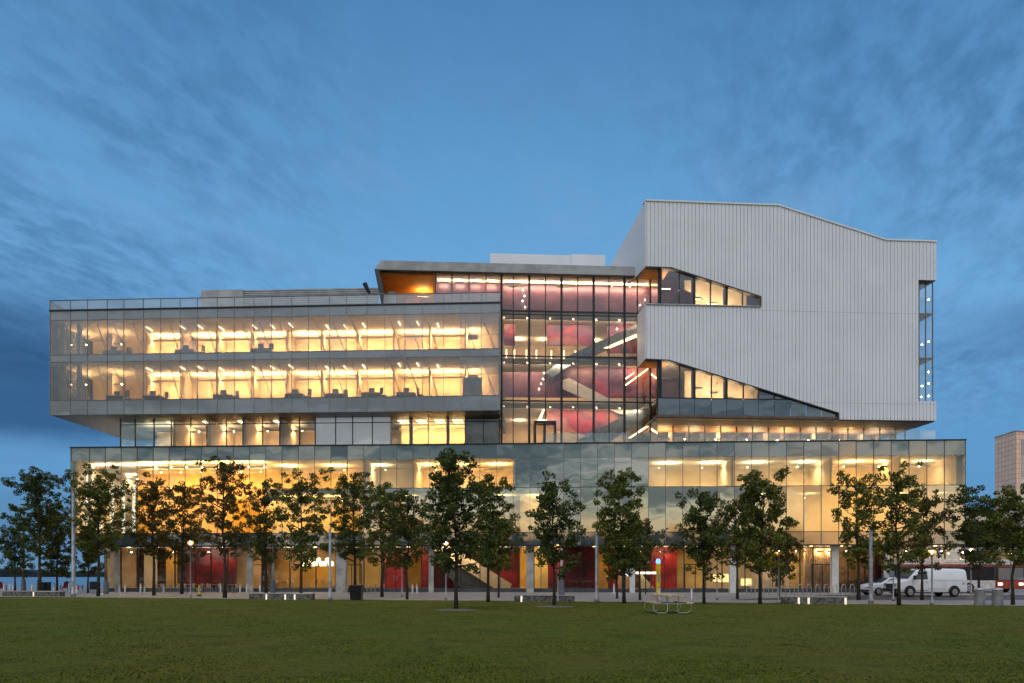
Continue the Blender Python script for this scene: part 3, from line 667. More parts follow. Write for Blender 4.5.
# roof slab over the atrium with its pointed left end
vS = 2.35
z_b, z_t = 30.52, 31.38
q = MB().prism(CF, [(CF.u(374.5, vS), z_b), (CF.u(637.5, vS), z_b), (CF.u(637.5, vS), z_t), (CF.u(381, vS), z_t)], vS, vS+11); part(q, 'roof_slab', M['slab'])
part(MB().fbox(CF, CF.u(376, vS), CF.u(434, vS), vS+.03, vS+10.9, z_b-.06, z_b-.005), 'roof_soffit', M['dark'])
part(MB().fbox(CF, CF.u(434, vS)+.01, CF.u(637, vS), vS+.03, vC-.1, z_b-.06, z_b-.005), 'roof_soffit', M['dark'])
part(MB().fbox(CF, CF.u(436, vS), CF.u(660, vS), vC+.22, vC+9, z_b-.05, z_b-.005), 'interior_ceiling', M['ceil'])
q = MB().prism(CF, [(CF.u(374.5, vS), z_b-.06), (CF.u(379.5, vS), z_b-.06), (CF.u(386, vS), 27.3), (CF.u(381.2, vS), 27.3)], vS+.02, vS+9); part(q, 'fin_wall', M['dark'])
part(MB().fbox(CF, CF.u(384, vS+6), CF.u(436, vS+6), vS+6, vS+6.2, 27.2, z_b-.06), 'terrace_wall', M['wood'])
part(MB().fbox(CF, CF.u(433.5, vC), CF.u(435.2, vC), vC-.1, vS+6, 27.1, z_b-.06), 'terrace_wall', M['wood'])
part(MB().fbox(CF, CF.u(376, vS), CF.u(436, vS), vS+.5, vS+6, z_b-.22, z_b-.065), 'terrace_ceiling', M['wood'])
light(CF, CF.u(418, vC+4), CF.u(429, vC+4), vC+3.6, z_b-.42, .25, .05, 'Lhall'); part(MB().fbox(CF, CF.u(389, vC+1), CF.u(395, vC+1), vC+1, vC+1.5, 27.15, 29.1), 'terrace_column', M['concrete'])
# rooftop plant rooms
part(MB().fbox(CF, CF.u(490, 12), CF.u(571, 12), 12, 18, z_t, CF.z(530, 254.2, 12)), 'plant_room', M['clad'])
part(MB().fbox(CF, CF.u(571, 12)+.02, CF.u(605, 12), 11.9, 18, z_t, CF.z(590, 255, 12)), 'plant_room', M['clad'])

# W front: corrugated ribs, real openings
Wt = [(644, 200.5), (778.4, 205.4), (886, 240), (936.7, 241.6)]
def wp(px, py): return (CF.u(px), CF.z(px, py))
top = [wp(*p) for p in Wt]
uW0, uW1 = CF.u(645.5), CF.u(936.3)
def interp(pl, u): return float(np.interp(u, [p[0] for p in pl], [p[1] for p in pl]))
zb = 16.35
o1t = [wp(644, 266.8), wp(671, 267.8), wp(760.3, 296.5)]; o1b = CF.z(700, 305.5)
o2t = [wp(644, 359), wp(669, 360.2), wp(838.4, 413)]; zband = CF.z(645, 359)
u1e, u2e = CF.u(760.8), CF.u(838.4)
un0, un1 = CF.u(918.5), uW1; zn0, zn1 = CF.z(925, 401), CF.z(925, 280)
def spans(u, side):
    """solid z intervals on the column at u; side -1/+1 for left/right limit"""
    e = u + side*1e-4; t_ = interp(top, u); iv = []
    lo = zb
    if e < u2e: lo = interp(o2t, u)
    if e > un0:
        return [(zb, zn0), (zn1, t_)]
    if e < u1e: iv = [(lo, o1b), (interp(o1t, u), t_)]
    else: iv = [(lo, o1b), (o1b, t_)]
    return iv
us = sorted(set([uW0, uW1, u1e, u2e, un0] + [t_[0] for t_ in top if uW0 < t_[0] < uW1] + [o1t[1][0], o2t[1][0]] + list(np.arange(uW0+.1, uW1, .355))))
us = [u for i, u in enumerate(us) if i == 0 or u-us[i-1] > 1e-3]
q = MB()
q2 = MB(); SL = .05
ribs = set(np.round(np.arange(uW0+.1, uW1, .355), 4))
for a, b in zip(us[:-1], us[1:]):
    sa, sb = spans(a, 1), spans(b, -1)
    gap = any(abs(a-r) < 1e-3 for r in ribs) and b-a > SL*1.3
    for (a0, a1), (b0, b1) in zip(sa, sb):
        q2.quad(CF.p(a, .07, a0), CF.p(b, .07, b0), CF.p(b, .07, b1), CF.p(a, .07, a1))
        if gap:
            f = SL/(b-a); c = a+SL; c0, c1 = a0+(b0-a0)*f, a1+(b1-a1)*f
            q.quad(CF.p(a, 0, a0), CF.p(a, .07, a0), CF.p(a, .07, a1), CF.p(a, 0, a1)); q.quad(CF.p(c, 0, c0), CF.p(c, .07, c0), CF.p(c, .07, c1), CF.p(c, 0, c1))
        else: c, c0, c1 = a, a0, a1
        q.quad(CF.p(c, 0, c0), CF.p(b, 0, b0), CF.p(b, 0, b1), CF.p(c, 0, c1))
part(q, 'metal_cladding', M['clad']); part(q2, 'cladding_backing', pbr('cladding_groove', (.50, .50, .52), .6))
part(MB().fbox(CF, u1e, uW1, -.006, .01, o1b-.35, o1b-.33), 'panel_joint', M['cap']); part(MB().fbox(CF, CF.u(780), uW1, -.006, .01, 17.9, 17.92), 'panel_joint', M['cap'])
# copings along the roof edge and openings
q = MB()
for (a, b) in zip(top[:-1], top[1:]):
    a_, b_ = (max(a[0], uW0), a[1]), b
    q.prism(CF, [(a_[0], a_[1]-.04), (b_[0], b_[1]-.04), (b_[0], b_[1]+.10), (a_[0], a_[1]+.10)], -.08, .3)
part(q, 'coping', M['clad'])
q = MB()
for pl, e in ((o1t, u1e), (o2t, u2e)):
    for a, b in zip(pl[:-1], pl[1:]):
        if b[0] > uW0: q.prism(CF, [(max(a[0], uW0), a[1]-.10), (b[0], b[1]-.10), (b[0], b[1]+.02), (max(a[0], uW0), a[1]+.02)], -.11, .35)
q.fbox(CF, u1e-.12, u1e+.02, -.1, .35, o1b, o1t[-1][1]); q.fbox(CF, u2e-.12, u2e+.02, -.1, .35, zb, o2t[-1][1])
q.fbox(CF, CF.u(657), u2e, -.09, .35, zb-.12, zb-.003)
part(q, 'opening_trim', M['mull'])
part(MB().fbox(CF, uW0, u1e, -.1, .3, o1b-.02, o1b+.06), 'opening_sill', M['cap'])
# left side faces (ribbed wall returns)
def side_face(z0, z1, vback, u_back_px, zt_back=None, zb_back=None, name='metal_cladding'):
    ub = CF.u(u_back_px, vback); n = max(2, int(vback/.36)); q = MB()
    A, Bk = Vector((uW0, 0)), Vector((ub, vback)); zt1 = zt_back if zt_back else z1; zb1 = zb_back if zb_back else z0
    for i in range(n):
        f0, f1 = i/n, (i+1)/n; a = A.lerp(Bk, f0); b = A.lerp(Bk, f1)
        za0, za1 = z0+(zb1-z0)*f0, z1+(zt1-z1)*f0; zc0, zc1 = z0+(zb1-z0)*f1, z1+(zt1-z1)*f1
        q.quad(CF.p(a.x, a.y, za0), CF.p(a.x, a.y, za1), CF.p(b.x, b.y, zc1), CF.p(b.x, b.y, zc0))
        w = .05; q.quad(CF.p(a.x-w, a.y+.03, za0), CF.p(a.x-w, a.y+.03, za1), CF.p(a.x-w, a.y+.1, za1), CF.p(a.x-w, a.y+.1, za0))
    return part(q, name, M['clad'])
ztop = interp(top, uW0)
side_face(interp(o1t, uW0), ztop, 9.0, 609, zt_back=CF.z(609, 268, 9))
side_face(zband, o1b, 2.7, 637.3)
# undersides
ubk = CF.u(637.3, 2.7)
part(MB().add([CF.p(uW0, 0, zband), CF.p(CF.u(671), 0, zband), CF.p(CF.u(671), 2.7, zband), CF.p(ubk, 2.7, zband)], [(0, 1, 2, 3)]), 'wood_soffit', M['wood'])
zo1 = interp(o1t, uW0)
part(MB().add([CF.p(uW0, 0, zo1), CF.p(CF.u(671), 0, zo1), CF.p(CF.u(671), 2.7, zo1), CF.p(ubk, 2.7, zo1)], [(0, 1, 2, 3)]), 'wood_soffit', M['wood'])
part(MB().add([CF.p(uW0, 0, o1b), CF.p(u1e, 0, o1b), CF.p(u1e, 2.7, o1b), CF.p(ubk, 2.7, o1b)], [(0, 1, 2, 3)]), 'balcony_floor', M['slab'])
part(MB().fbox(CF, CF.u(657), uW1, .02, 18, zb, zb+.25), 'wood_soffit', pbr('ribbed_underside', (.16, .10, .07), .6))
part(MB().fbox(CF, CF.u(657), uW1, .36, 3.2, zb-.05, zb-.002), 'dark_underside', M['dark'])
# roof surfaces of W and back/right walls
tb = [(u, z) for u, z in top]; q = MB()
for a, b in zip(tb[:-1], tb[1:]): q.quad(CF.p(a[0], .2, a[1]), CF.p(b[0], .2, b[1]), CF.p(b[0], 20, b[1]), CF.p(a[0], 20, a[1]-6*(a is tb[0])))
part(q, 'roof', M['slab'])
part(MB().quad(CF.p(uW1, 0, zn1), CF.p(uW1, 20, zn1), CF.p(uW1, 20, top[-1][1]), CF.p(uW1, 0, top[-1][1])), 'metal_cladding', M['clad'])
part(MB().quad(CF.p(uW1, 0, zb), CF.p(uW1, 20, zb), CF.p(uW1, 20, zn0), CF.p(uW1, 0, zn0)), 'metal_cladding', M['clad'])
part(MB().quad(CF.p(un0, 0, zn0), CF.p(uW1, 0, zn0), CF.p(uW1, 6, zn0), CF.p(un0, 6, zn0)), 'notch_floor', M['slab'])
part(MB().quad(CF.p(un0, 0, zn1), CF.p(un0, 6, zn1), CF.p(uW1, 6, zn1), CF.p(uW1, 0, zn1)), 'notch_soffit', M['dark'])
# corner glass tower in the notch
un = CF.u(932.5, .5); um = (CF.u(918.5, .5)+un)/2; zl = [zn0, CF.z(925, 356.3), CF.z(925, 311.4), zn1]
for a, b in ((CF.u(918.5, .5), um), (um, un)):
    for z0, z1 in zip(zl[:-1], zl[1:]): pane(CF, a+.02, b-.02, z0+.03, z1-.03, .5, 'corner_window', M['gN'])
for u in (CF.u(918.5, .5)+.04, um, un): part(MB().fbox(CF, u-.03, u+.03, .44, .54, zn0, zn1), 'corner_mullion', M['mullgrey'])
for z in zl[1:-1]: part(MB().fbox(CF, CF.u(918.5, .5), un, .45, 5, z-.12, z+.02), 'corner_floor', M['mullgrey'])
part(MB().quad(CF.p(un0, 0, zn0), CF.p(un0, 6, zn0), CF.p(un0, 6, zn1), CF.p(un0, 0, zn1)), 'notch_wall', M['cream'])
for px, py in ((928.7, 299.5), (928.7, 341.5), (922, 344.5), (928.7, 383.5), (922, 386), (921.6, 397), (928.6, 396), (928.7, 372)):
    X, Y, Z = CF.p(CF.u(px, 1.6), 1.6, CF.z(px, py, 1.6)); part(MB().lathe(X, Y, [(.01, Z-.08), (.09, Z), (.01, Z+.08)], 8), 'spot_lamp', M['Lcool'])

# glazing in the two slanted openings
def slant(zlow, pl, pxs, ue, name='slanted_window', fake=None):
    for a, b in zip(pxs[:-1], pxs[1:]):
        a_, b_ = CF.u(a)+.03, min(CF.u(b), ue)-.03
        ts = [(u, interp(pl, u)-.1) for u in (a_, b_)]
        mid = [(pl[1][0], pl[1][1]-.1)] if a_ < pl[1][0] < b_ else []
        pg = [(a_, zlow), (b_, zlow), ts[1]] + mid + [ts[0]]
        mt = M['gC'] if a < (760 if zlow > 20 else 757) else M['spB']
        if min(ts[0][1], ts[1][1]) - zlow < .02: continue
        pane(CF, 0, 0, 0, 0, .15, name, mt, poly=pg)
        part(MB().fbox(CF, CF.u(a)-.045, CF.u(a)+.045, .05, .22, zlow, ts[0][1]), 'slanted_mullion', M['mull'])
slant(o1b+.05, o1t, [661, 679.5, 694.5, 711, 727.5, 743, 761], u1e)
slant(18.2, o2t, [661, 680, 695, 711.9, 727, 743.8, 758.8, 775, 789], u2e)
for px in (661, 694.8, 727): part(MB().fbox(CF, CF.u(px)-.16, CF.u(px)+.16, .24, .6, zb, interp(o2t, CF.u(px))-.1), 'opening_column', M['charcoal']); part(MB().fbox(CF, CF.u(px)-.16, CF.u(px)+.16, .24, .6, o1b, interp(o1t, CF.u(px))-.1), 'opening_column', M['charcoal'])
spx = [657, 680, 695, 711.9, 727, 743.8, 758.8, 775, 791, 806.6, 822, 838.4]
for a, b in zip(spx[:-1], spx[1:]):
    a_, b_ = CF.u(a)+.02, CF.u(b)-.02; za, zb_ = min(18.17, interp(o2t, a_)-.1), min(18.17, interp(o2t, b_)-.1)
    pane(CF, 0, 0, 0, 0, .12, 'blue_spandrel_panel', M['spB'], tilt=.004, poly=[(a_, zb), (b_, zb), (b_, max(zb_, zb+.05)), (a_, max(za, zb+.05))])
part(MB().fbox(CF, CF.u(657), CF.u(788), .04, .2, 18.16, 18.22), 'transom', M['mull'])
# return glass between atrium plane and block plane
for z0, z1 in ((18.2, zband), (14, 16.3), (o1b, zo1)): part(MB().quad(CF.p(CF.u(658), .2, z0), CF.p(CF.u(658), vC, z0), CF.p(CF.u(658), vC, z1), CF.p(CF.u(658), .2, z1)), 'return_window', M['gC'])
part(MB().fbox(CF, CF.u(657), CF.u(658.5), .06, .25, zb, zband), 'opening_column', M['mull'])
# rooms behind the openings
part(MB().fbox(CF, CF.u(696), u1e, 3.4, 3.6, o1b, interp(o1t, CF.u(694))+1), 'interior_wall', M['cream']); part(MB().fbox(CF, CF.u(660), CF.u(696), 6, 6.1, o1b, 32), 'interior_wall', M['mauve'])
part(MB().fbox(CF, CF.u(696), CF.u(790), 3.4, 3.6, 18, zband), 'interior_wall', M['cream']); part(MB().fbox(CF, CF.u(660), CF.u(696), 6, 6.1, 18, zband), 'interior_wall', M['mauve'])
part(MB().fbox(CF, CF.u(660), u1e+1, .6, 6, o1b-.2, o1b-.02), 'floor_slab', M['floor']); part(MB().fbox(CF, CF.u(660), u1e+4, .6, 6, 17.9, 18.15), 'floor_slab', M['floor'])
for px in (668, 700, 716, 732, 746): light(CF, CF.u(px), CF.u(px)+.9, 2.2, min(interp(o1t, CF.u(px+8))-.5, 30), .25, .05, 'Lsoft')
for px in (668, 700, 716, 732, 750): light(CF, CF.u(px), CF.u(px)+.9, 2.2, interp(o2t, CF.u(px+8))-.5, .25, .05, 'Lsoft')
part(MB().prism(CF, [(CF.u(664, 1.5), o1b), (CF.u(694, 1.5), o1b), (CF.u(694, 1.5), o1b+1.7), (CF.u(680, 1.5), o1b+2.2)], 1.5, 1.6), 'faceted_panel', M['mauve'])

# recess storey under W
vR = 3.4
rp = [657+i*15.9 for i in range(16)] + [905]
for a, b in zip(rp[:-1], rp[1:]): pane(CF, CF.u(a, vR)+.03, CF.u(b, vR)-.03, 13.9, zb-.06, vR, 'clerestory_window', M['gL'])
for a in rp: part(MB().fbox(CF, CF.u(a, vR)-.04, CF.u(a, vR)+.04, vR-.07, vR+.06, 13.9, zb-.05), 'clerestory_mullion', M['mull'])
part(MB().fbox(CF, CF.u(657, 9), CF.u(903, 9), 9, 9.2, 13.9, zb), 'interior_wall', M['tan'])
for k, a in enumerate(rp[:-2]):
    if k % 2 == 0: light(CF, CF.u(a+3, vR), CF.u(a+3, vR)+1.6, vR+2.2, zb-.5, .4, .05, 'Lsoft' if k % 4 else 'Lstrip')
    part(MB().fbox(CF, CF.u(a+12, vR+3), CF.u(a+12, vR+3)+.4, vR+3, vR+3.4, 13.9, zb), 'interior_column', M['brown' if k % 3 else 'cream'])

# ================================================================= office furniture behind the glass
def mk_desk():
    t_ = thing('office_desk', 'grey office desk with a monitor behind the upper office windows', 'desk', group='desks inside the upper office floors')
    MB().box(-.9, .9, -.35, .35, .70, .74).box(-.9, -.86, -.35, .35, 0, .7).box(.86, .9, -.35, .35, 0, .7).box(-.86, .86, .3, .33, .2, .7).build('desk_frame', M['furn'], t_)
    MB().box(-.3, .3, -.02, .02, .85, 1.25).box(-.03, .03, -.02, .05, .74, .9).box(-.15, .15, -.1, .12, .74, .76).build('monitor', M['mullgrey'], t_)
    q = MB(); pass
    return t_, q
desk0, cq = mk_desk()
ch0 = thing('office_chair', 'dark office chair pushed back from a desk behind the upper office windows', 'chair', group='chairs inside the upper office floors')
MB().box(-.24, .24, -.24, .24, .44, .52).build('seat', M['furn'], ch0); MB().box(-.22, .22, -.3, -.24, .58, 1.2).build('backrest', M['furn'], ch0)
q = MB().tube([(0, 0, .06), (0, 0, .44)], .03, 6)
for k in range(5): q.tube([(0, 0, .08), (.28*math.cos(k*1.257), .28*math.sin(k*1.257), .05)], .02, 5)
q.build('swivel_base', M['mull'], ch0)
first = True
for zf in (ZF1a+.0, ZF2a+.0):
    for i in (range(3, 22, 2) if zf < 20 else range(3, 22, 4)):
        X, Y, _ = PF.p(Uu[i]+random.uniform(-.2, .2), 1.2 + random.uniform(0, .3), 0); rz = R(-2.6)+random.choice([0, 3.14])
        X2, Y2, _ = PF.p(Uu[i]+random.uniform(1.1, 1.4), 1.3, 0)
        z = zf-.04
        if random.random() < .4 and not first: continue
        if first: desk0.location = (X, Y, z); desk0.rotation_euler.z = rz; ch0.location = (X2, Y2, z); first = False
        else: dup(desk0, (X, Y, z), rz); dup(ch0, (X2, Y2, z), random.uniform(0, 6))

# ================================================================= trees
def leafmat(name, c1, c2, c3):
    m, t, out = newmat(name)
    ge = t.n('ShaderNodeNewGeometry'); r = ge.outputs['Random Per Island']
    tc = t.n('ShaderNodeTexCoord'); nz = t.n('ShaderNodeTexNoise', Vector=tc.outputs['Object'], Scale=.9, Detail=2.0)
    f = t.math('ADD', t.math('MULTIPLY', r, .6), t.math('MULTIPLY', nz.outputs[0], .45))
    c = t.ramp(f, [(.2, (*c1, 1)), (.55, (*c2, 1)), (.85, (*c3, 1))])
    d = t.n('ShaderNodeBsdfPrincipled', Base_Color=c, Roughness=.55); d.inputs['Specular IOR Level'].default_value = .25
    tr = t.n('ShaderNodeBsdfTranslucent', Color=c)
    mx = t.n('ShaderNodeMixShader', i0=.28, i1=d.outputs[0], i2=tr.outputs[0]); t.set(out, 'Surface', mx.outputs[0]); return m
LM = [leafmat('maple_leaves_dark', (.022, .042, .011), (.068, .105, .020), (.15, .145, .03)),
      leafmat('maple_leaves_green', (.03, .052, .010), (.11, .14, .022), (.24, .23, .036)),
      leafmat('maple_leaves_turning', (.026, .036, .009), (.085, .092, .018), (.20, .13, .028))]
M['bark'] = pbr('tree_bark', (.045, .035, .026), .9, var=.25, scale=6, bump=.6, bscale=25)
def tree(px, by, xl, xr, ty, cb, label, kind=0, seed=0, dens=1.0, name='street_tree', lean=0):
    rng = np.random.default_rng(1000+seed); X, Y = G(px, by); s = Y/F; dens = .70+dens*.38
    xl, xr = px+(xl-px)*.94, px+(xr-px)*.94; W0, W1 = (xl-px)*s, (xr-px)*s; ht = (by-ty)*s; hb = (by-cb)*s; hw = (xr-xl)*s/2; cx = (W0+W1)/2
    t_ = thing(name, label, 'tree', (X, Y, 0), group='young trees planted across the plaza')
    q = MB(); r0 = .085*min(1.5, ht/7)+.01
    # leader
    n = 9; lead = []
    for i in range(n):
        f = i/(n-1); lead.append(Vector((cx*.75*max(0, f-.25)+rng.normal(0, .05)*f*1.5, rng.normal(0, .05)*f*1.5, ht*.96*f)))
    rad = [r0*(1.25 if i == 0 else 1)*(1-.86*i/(n-1)) for i in range(n)]
    q.tube(lead, rad, 7)
    def lp(z):
        f = max(0, min(.999, z/(ht*.96)))*(n-1); i = int(f); return lead[i].lerp(lead[i+1], f-i)
    clumps = []
    nl = int(17*(ht-hb)/4*dens)+6
    ga = rng.uniform(0, 6.28)
    for k in range(nl):
        f = (k+.5)/nl; z0 = hb*.82 + (ht-hb*.82)*f*.92
        ga += 2.4+rng.normal(0, .3)
        env = math.sin(math.pi*(.20+.68*f))**.65
        ln = hw*env*rng.uniform(.55, 1.15)+.12
        up = rng.uniform(.25, .75)*(1.0+.5*f)
        base = lp(z0); dx = Vector((math.cos(ga), math.sin(ga)*.9, 0)); off = cx*.3
        end = base + dx*ln + Vector((0, 0, ln*up)); end.z = min(end.z, ht)
        mid = base.lerp(end, .5) + Vector((rng.normal(0, .07), rng.normal(0, .07), -.08*ln))
        rr = r0*.42*(1-.6*f)+.006
        q.tube([base, mid, end], [rr, rr*.65, rr*.25], 5)
        m_ = max(2, int(ln*3.6))
        for j in range(m_):
            g_ = .32+.72*j/max(1, m_-1); c = base.lerp(mid, g_*2) if g_ < .5 else mid.lerp(end, (g_-.5)*2)
            c = c + Vector(rng.normal(0, .2, 3)); clumps.append((c, rng.uniform(.12, .34)))
            if j % 2 == 0:
                c2 = c + Vector((rng.normal(0, .3), rng.normal(0, .3), rng.uniform(-.35, .3)))
                q.tube([c, c2], [rr*.3, .004], 4); clumps.append((c2, rng.uniform(.10, .25)))
    for j in range(3): clumps.append((lp(ht*(.84+.07*j)) + Vector(rng.normal(0, .1, 3)), .2))
    clumps.append((lp(ht*.97), .17))
    q.build('trunk', M['bark'], t_, smooth=True)
    # leaves
    L = []
    per = int(62*dens)
    C = []
    for c, r in clumps:
        nn = max(8, int(per*(r/.26)**2)); p = rng.normal(0, 1, (nn, 3)); p /= np.linalg.norm(p, axis=1)[:, None]; p *= (rng.uniform(.25, 1, nn)**.6)[:, None]*r*1.15
        p[:, 2] *= .8; C.append(p + np.array(c))
    C = np.vstack(C); N = len(C)
    a = rng.normal(0, 1, (N, 3)); a /= np.linalg.norm(a, axis=1)[:, None]; b = rng.normal(0, 1, (N, 3)); b -= a*(a*b).sum(1)[:, None]; b /= np.linalg.norm(b, axis=1)[:, None]
    sz = rng.uniform(.045, .10, N)[:, None]
    V = np.stack([C-a*sz, C+b*sz*.62, C+a*sz, C-b*sz*.62], 1).reshape(-1, 3)
    me = bpy.data.meshes.new('crown'); me.vertices.add(len(V)); me.vertices.foreach_set('co', V.astype(np.float32).ravel())
    me.loops.add(4*N); me.loops.foreach_set('vertex_index', np.arange(4*N, dtype=np.int32)); me.polygons.add(N)
    me.polygons.foreach_set('loop_start', np.arange(0, 4*N, 4, dtype=np.int32)); me.polygons.foreach_set('loop_total', np.full(N, 4, dtype=np.int32))
    me.update(); me.validate(); me.materials.append(LM[kind])
    o = bpy.data.objects.new('crown', me); COL.objects.link(o); o.parent = t_
    return t_
TR = [
 (15, 592, 1, 30, 528, 572, 'small bushy tree at the far left edge of the plaza by the lake', 0, 1.2),
 (40, 594, 8, 70, 471, 552, 'tall spreading tree left of the building against the blue sky', 0, 1.1),
 (57, 593, 40, 77, 510, 574, 'low dense dark tree beside the tall grey post by the lake', 0, 1.4),
 (88, 593, 74, 106, 528, 572, 'low rounded tree just in front of the left corner of the glass podium', 0, 1.3),
 (98.5, 596.3, 70, 126, 471, 548, 'tree covering the left corner of the glass podium', 1, 1),
 (154, 595.5, 127, 171, 480, 552, 'slim tree in front of the bright orange hall window, left of the first lit lamp', 2, .9),
 (182, 594, 166, 206, 484, 560, 'tree growing directly behind the lit lamp nearest the yellow hydrant', 2, 1),
 (225, 598, 193, 243, 459, 545, 'tall tree with an airy pointed top just right of the yellow hydrant', 2, .85),
 (266, 595.5, 242, 282, 481, 556, 'small tree at the left end of the lit slot bench', 0, .9),
 (301, 600, 276, 326, 478, 560, 'tree rising behind the right end of the lit slot bench', 1, 1),
 (355, 595, 326, 376, 473, 556, 'tree standing behind the square black bin', 0, .95),
 (382, 597, 361, 402, 481, 562, 'narrow tree just right of the square black bin', 1, .95),
 (407, 599.5, 384, 432, 496, 563, 'short full tree left of the indoor stair on the ground floor', 0, 1.05),
 (456, 611, 424, 487, 457, 563, 'largest tree, on the lawn in front of the indoor stair', 0, 1.35),
 (488, 602.5, 466, 516, 474, 562, 'broad tree right behind the largest lawn tree', 1, 1.2),
 (498.5, 597.5, 480, 516, 522, 566, 'short tree half hidden behind the broad tree by the stair', 0, 1),
 (554, 607.5, 527, 573, 480, 562, 'lawn tree in a bare ring with a lit lamp showing through its crown', 0, 1.15),
 (624, 604, 587, 641, 473, 572, 'dense tall tree left of the picnic table', 1, 1.35),
 (617, 598.5, 604, 634, 530, 574, 'small tree behind the dense tree left of the picnic table', 0, 1),
 (640, 600, 618, 651, 514, 568, 'low spreading tree directly left of the yellow help pole', 0, .9),
 (704, 604.5, 672, 722, 494, 572, 'dark wide tree right of the picnic table', 0, 1.1),
 (737.5, 599, 713, 757, 500, 560, 'tree in front of the white column in the middle of the right half', 0, 1),
 (760, 604.5, 734, 799, 478, 570, 'wide olive green tree at the left end of the right hand bench', 1, 1.2),
 (779, 600, 762, 800, 528, 582, 'small tree with a bright lamp glowing through it', 2, 1.0),
 (858.5, 600, 828, 879, 474, 560, 'open branched tree left of the tall grey post by the van', 1, .85),
 (899, 606, 868, 917, 470, 562, 'tree in front of the nose of the white van', 1, 1),
 (922, 600, 903, 949, 496, 562, 'light tree rising behind the white van', 2, .85),
 (979, 602, 950, 1006, 497, 556, 'dark full tree behind the pair of round bins', 0, 1.25),
 (1013, 606, 994, 1038, 488, 556, 'tree at the right edge in front of the bus', 1, 1.15),
]
for i, (px, by, xl, xr, ty, cb, lab, kd, dn) in enumerate(TR): tree(px, by, xl, xr, ty, cb, lab, kd, i, dn)
# far trees at the right, beyond the street
for i, (px, d_, h, w) in enumerate(((955, 95, 9, 3.4), (975, 110, 10, 4.5), (1000, 105, 9.5, 4.5), (1022, 120, 10, 5), (940, 120, 7, 4))):
    by = HY + CH*F/d_; s = F/d_
    tree(px, by, px-w*s, px+w*s, by-h*s, by-1.8*s, ['dark tree beyond the street touching the right end of the podium', 'dark rounded tree beyond the street behind the buses', 'dark tree beyond the street in front of the pink tower', 'far tree beyond the street at the right picture edge', 'low far tree behind the van roof'][i], 0, 50+i, 1.0, name='distant_tree')
# bare soil rings under the lawn trees
for px, by, lab in ((456, 611, 'bare soil ring around the largest lawn tree'), (554, 607.5, 'bare soil ring around the lawn tree with the lamp')):
    X, Y = G(px, by); q = MB(); n = 28
    q.v = [(X, Y, .11)] + [(X+(1.05+random.uniform(-.1, .1))*math.cos(k*2*math.pi/n), Y+(.9+random.uniform(-.1, .1))*math.sin(k*2*math.pi/n), .045) for k in range(n)]
    q.f = [(0, k+1, (k+1) % n+1) for k in range(n)]; q.mi = [0]*n
    tag(q.build('mulch_ring', pbr('pale_mulch', (.17, .15, .11), .95, var=.25, scale=8)), lab, 'mulch ring', 'mulch rings on the lawn')

# ================================================================= street furniture
M['galv'] = pbr('galvanised_metal', (.30, .31, .33), .45, .3)
M['bollard'] = pbr('pale_bollard_metal', (.50, .49, .50), .45, .2)
M['blk'] = pbr('black_paint', (.012, .012, .014), .4)
M['woodpole'] = pbr('brown_pole', (.26, .17, .10), .7, var=.2)
M['polebase'] = pbr('bluegrey_concrete', (.13, .15, .19), .8)
# lamp posts
def mk_lamp(h=3.6):
    t_ = thing('street_lamp', '', 'street lamp', group='warm post top lamps along the plaza')
    MB().lathe(0, 0, [(.09, 0), (.09, .25), (.045, .3), (.035, h-.12), (.06, h-.1), (.07, h)], 10).build('pole', M['galv'], t_, smooth=True)
    m, t, out = newmat('amber_halo_globe'); tr = t.n('ShaderNodeBsdfTransparent', Color=(1, .85, .6, 1)); e = t.n('ShaderNodeEmission', Color=(1, .42, .10, 1), Strength=2.6)  # globe shell glows amber to imitate the halo round the bulb
    t.set(out, 'Surface', t.n('ShaderNodeMixShader', i0=.5, i1=tr.outputs[0], i2=e.outputs[0]).outputs[0])
    gl = MB().lathe(0, 0, [(.03, h), (.16, h+.04), (.215, h+.14), (.16, h+.24), (.02, h+.28)], 14).build('lamp_globe', m, t_, smooth=True)
    MB().lathe(0, 0, [(.01, h+.08), (.05, h+.11), (.05, h+.17), (.01, h+.2)], 10).build('bulb', M['Llamp'], gl, smooth=True)
    MB().lathe(0, 0, [(.02, h+.34), (.2, h+.29), (.2, h+.27), (.02, h+.275)], 12).build('cap', M['galv'], t_)
    return t_
lamp0 = None
for px, by, ly, lab in ((190.5, 598, 543, 'lit lamp beside the yellow hydrant, leftmost of the lit lamps'), (402, 597, 551.5, 'lit lamp glowing low behind the short full tree left of the indoor stair'),
                    (446, 600, 543, 'lit lamp beside the trunk of the largest lawn tree'), (558, 603, 547, 'lit lamp seen through the crown of the lawn tree by the middle bench'),
                    (717, 600, 550.5, 'lit lamp between the two dark trees right of the picnic table'), (778.5, 604.5, 552, 'brightest lit lamp at the left end of the right hand bench'),
                    (893.3, 601, 551, 'lit lamp in front of the nose of the white van'), (932, 605.5, 552, 'lit lamp on a thin pole in front of the white van side'),
                    (963, 593, 552.5, 'distant lit lamp above the bus roof'), (971, 594, 550, 'second distant lit lamp just right of another above the bus roof'), (1011, 596, 553, 'lit lamp near the right edge above the second bus')):
    X, Y = G(px, by); hh = (by-ly)*Y/F
    if lamp0 is None: lamp0 = mk_lamp(3.6); lp_ = lamp0; lp_.location = (X, Y, 0)
    else: lp_ = dup(lamp0, (X, Y, 0))
    lp_['label'] = lab; lp_.scale = (1, 1, hh/3.74)
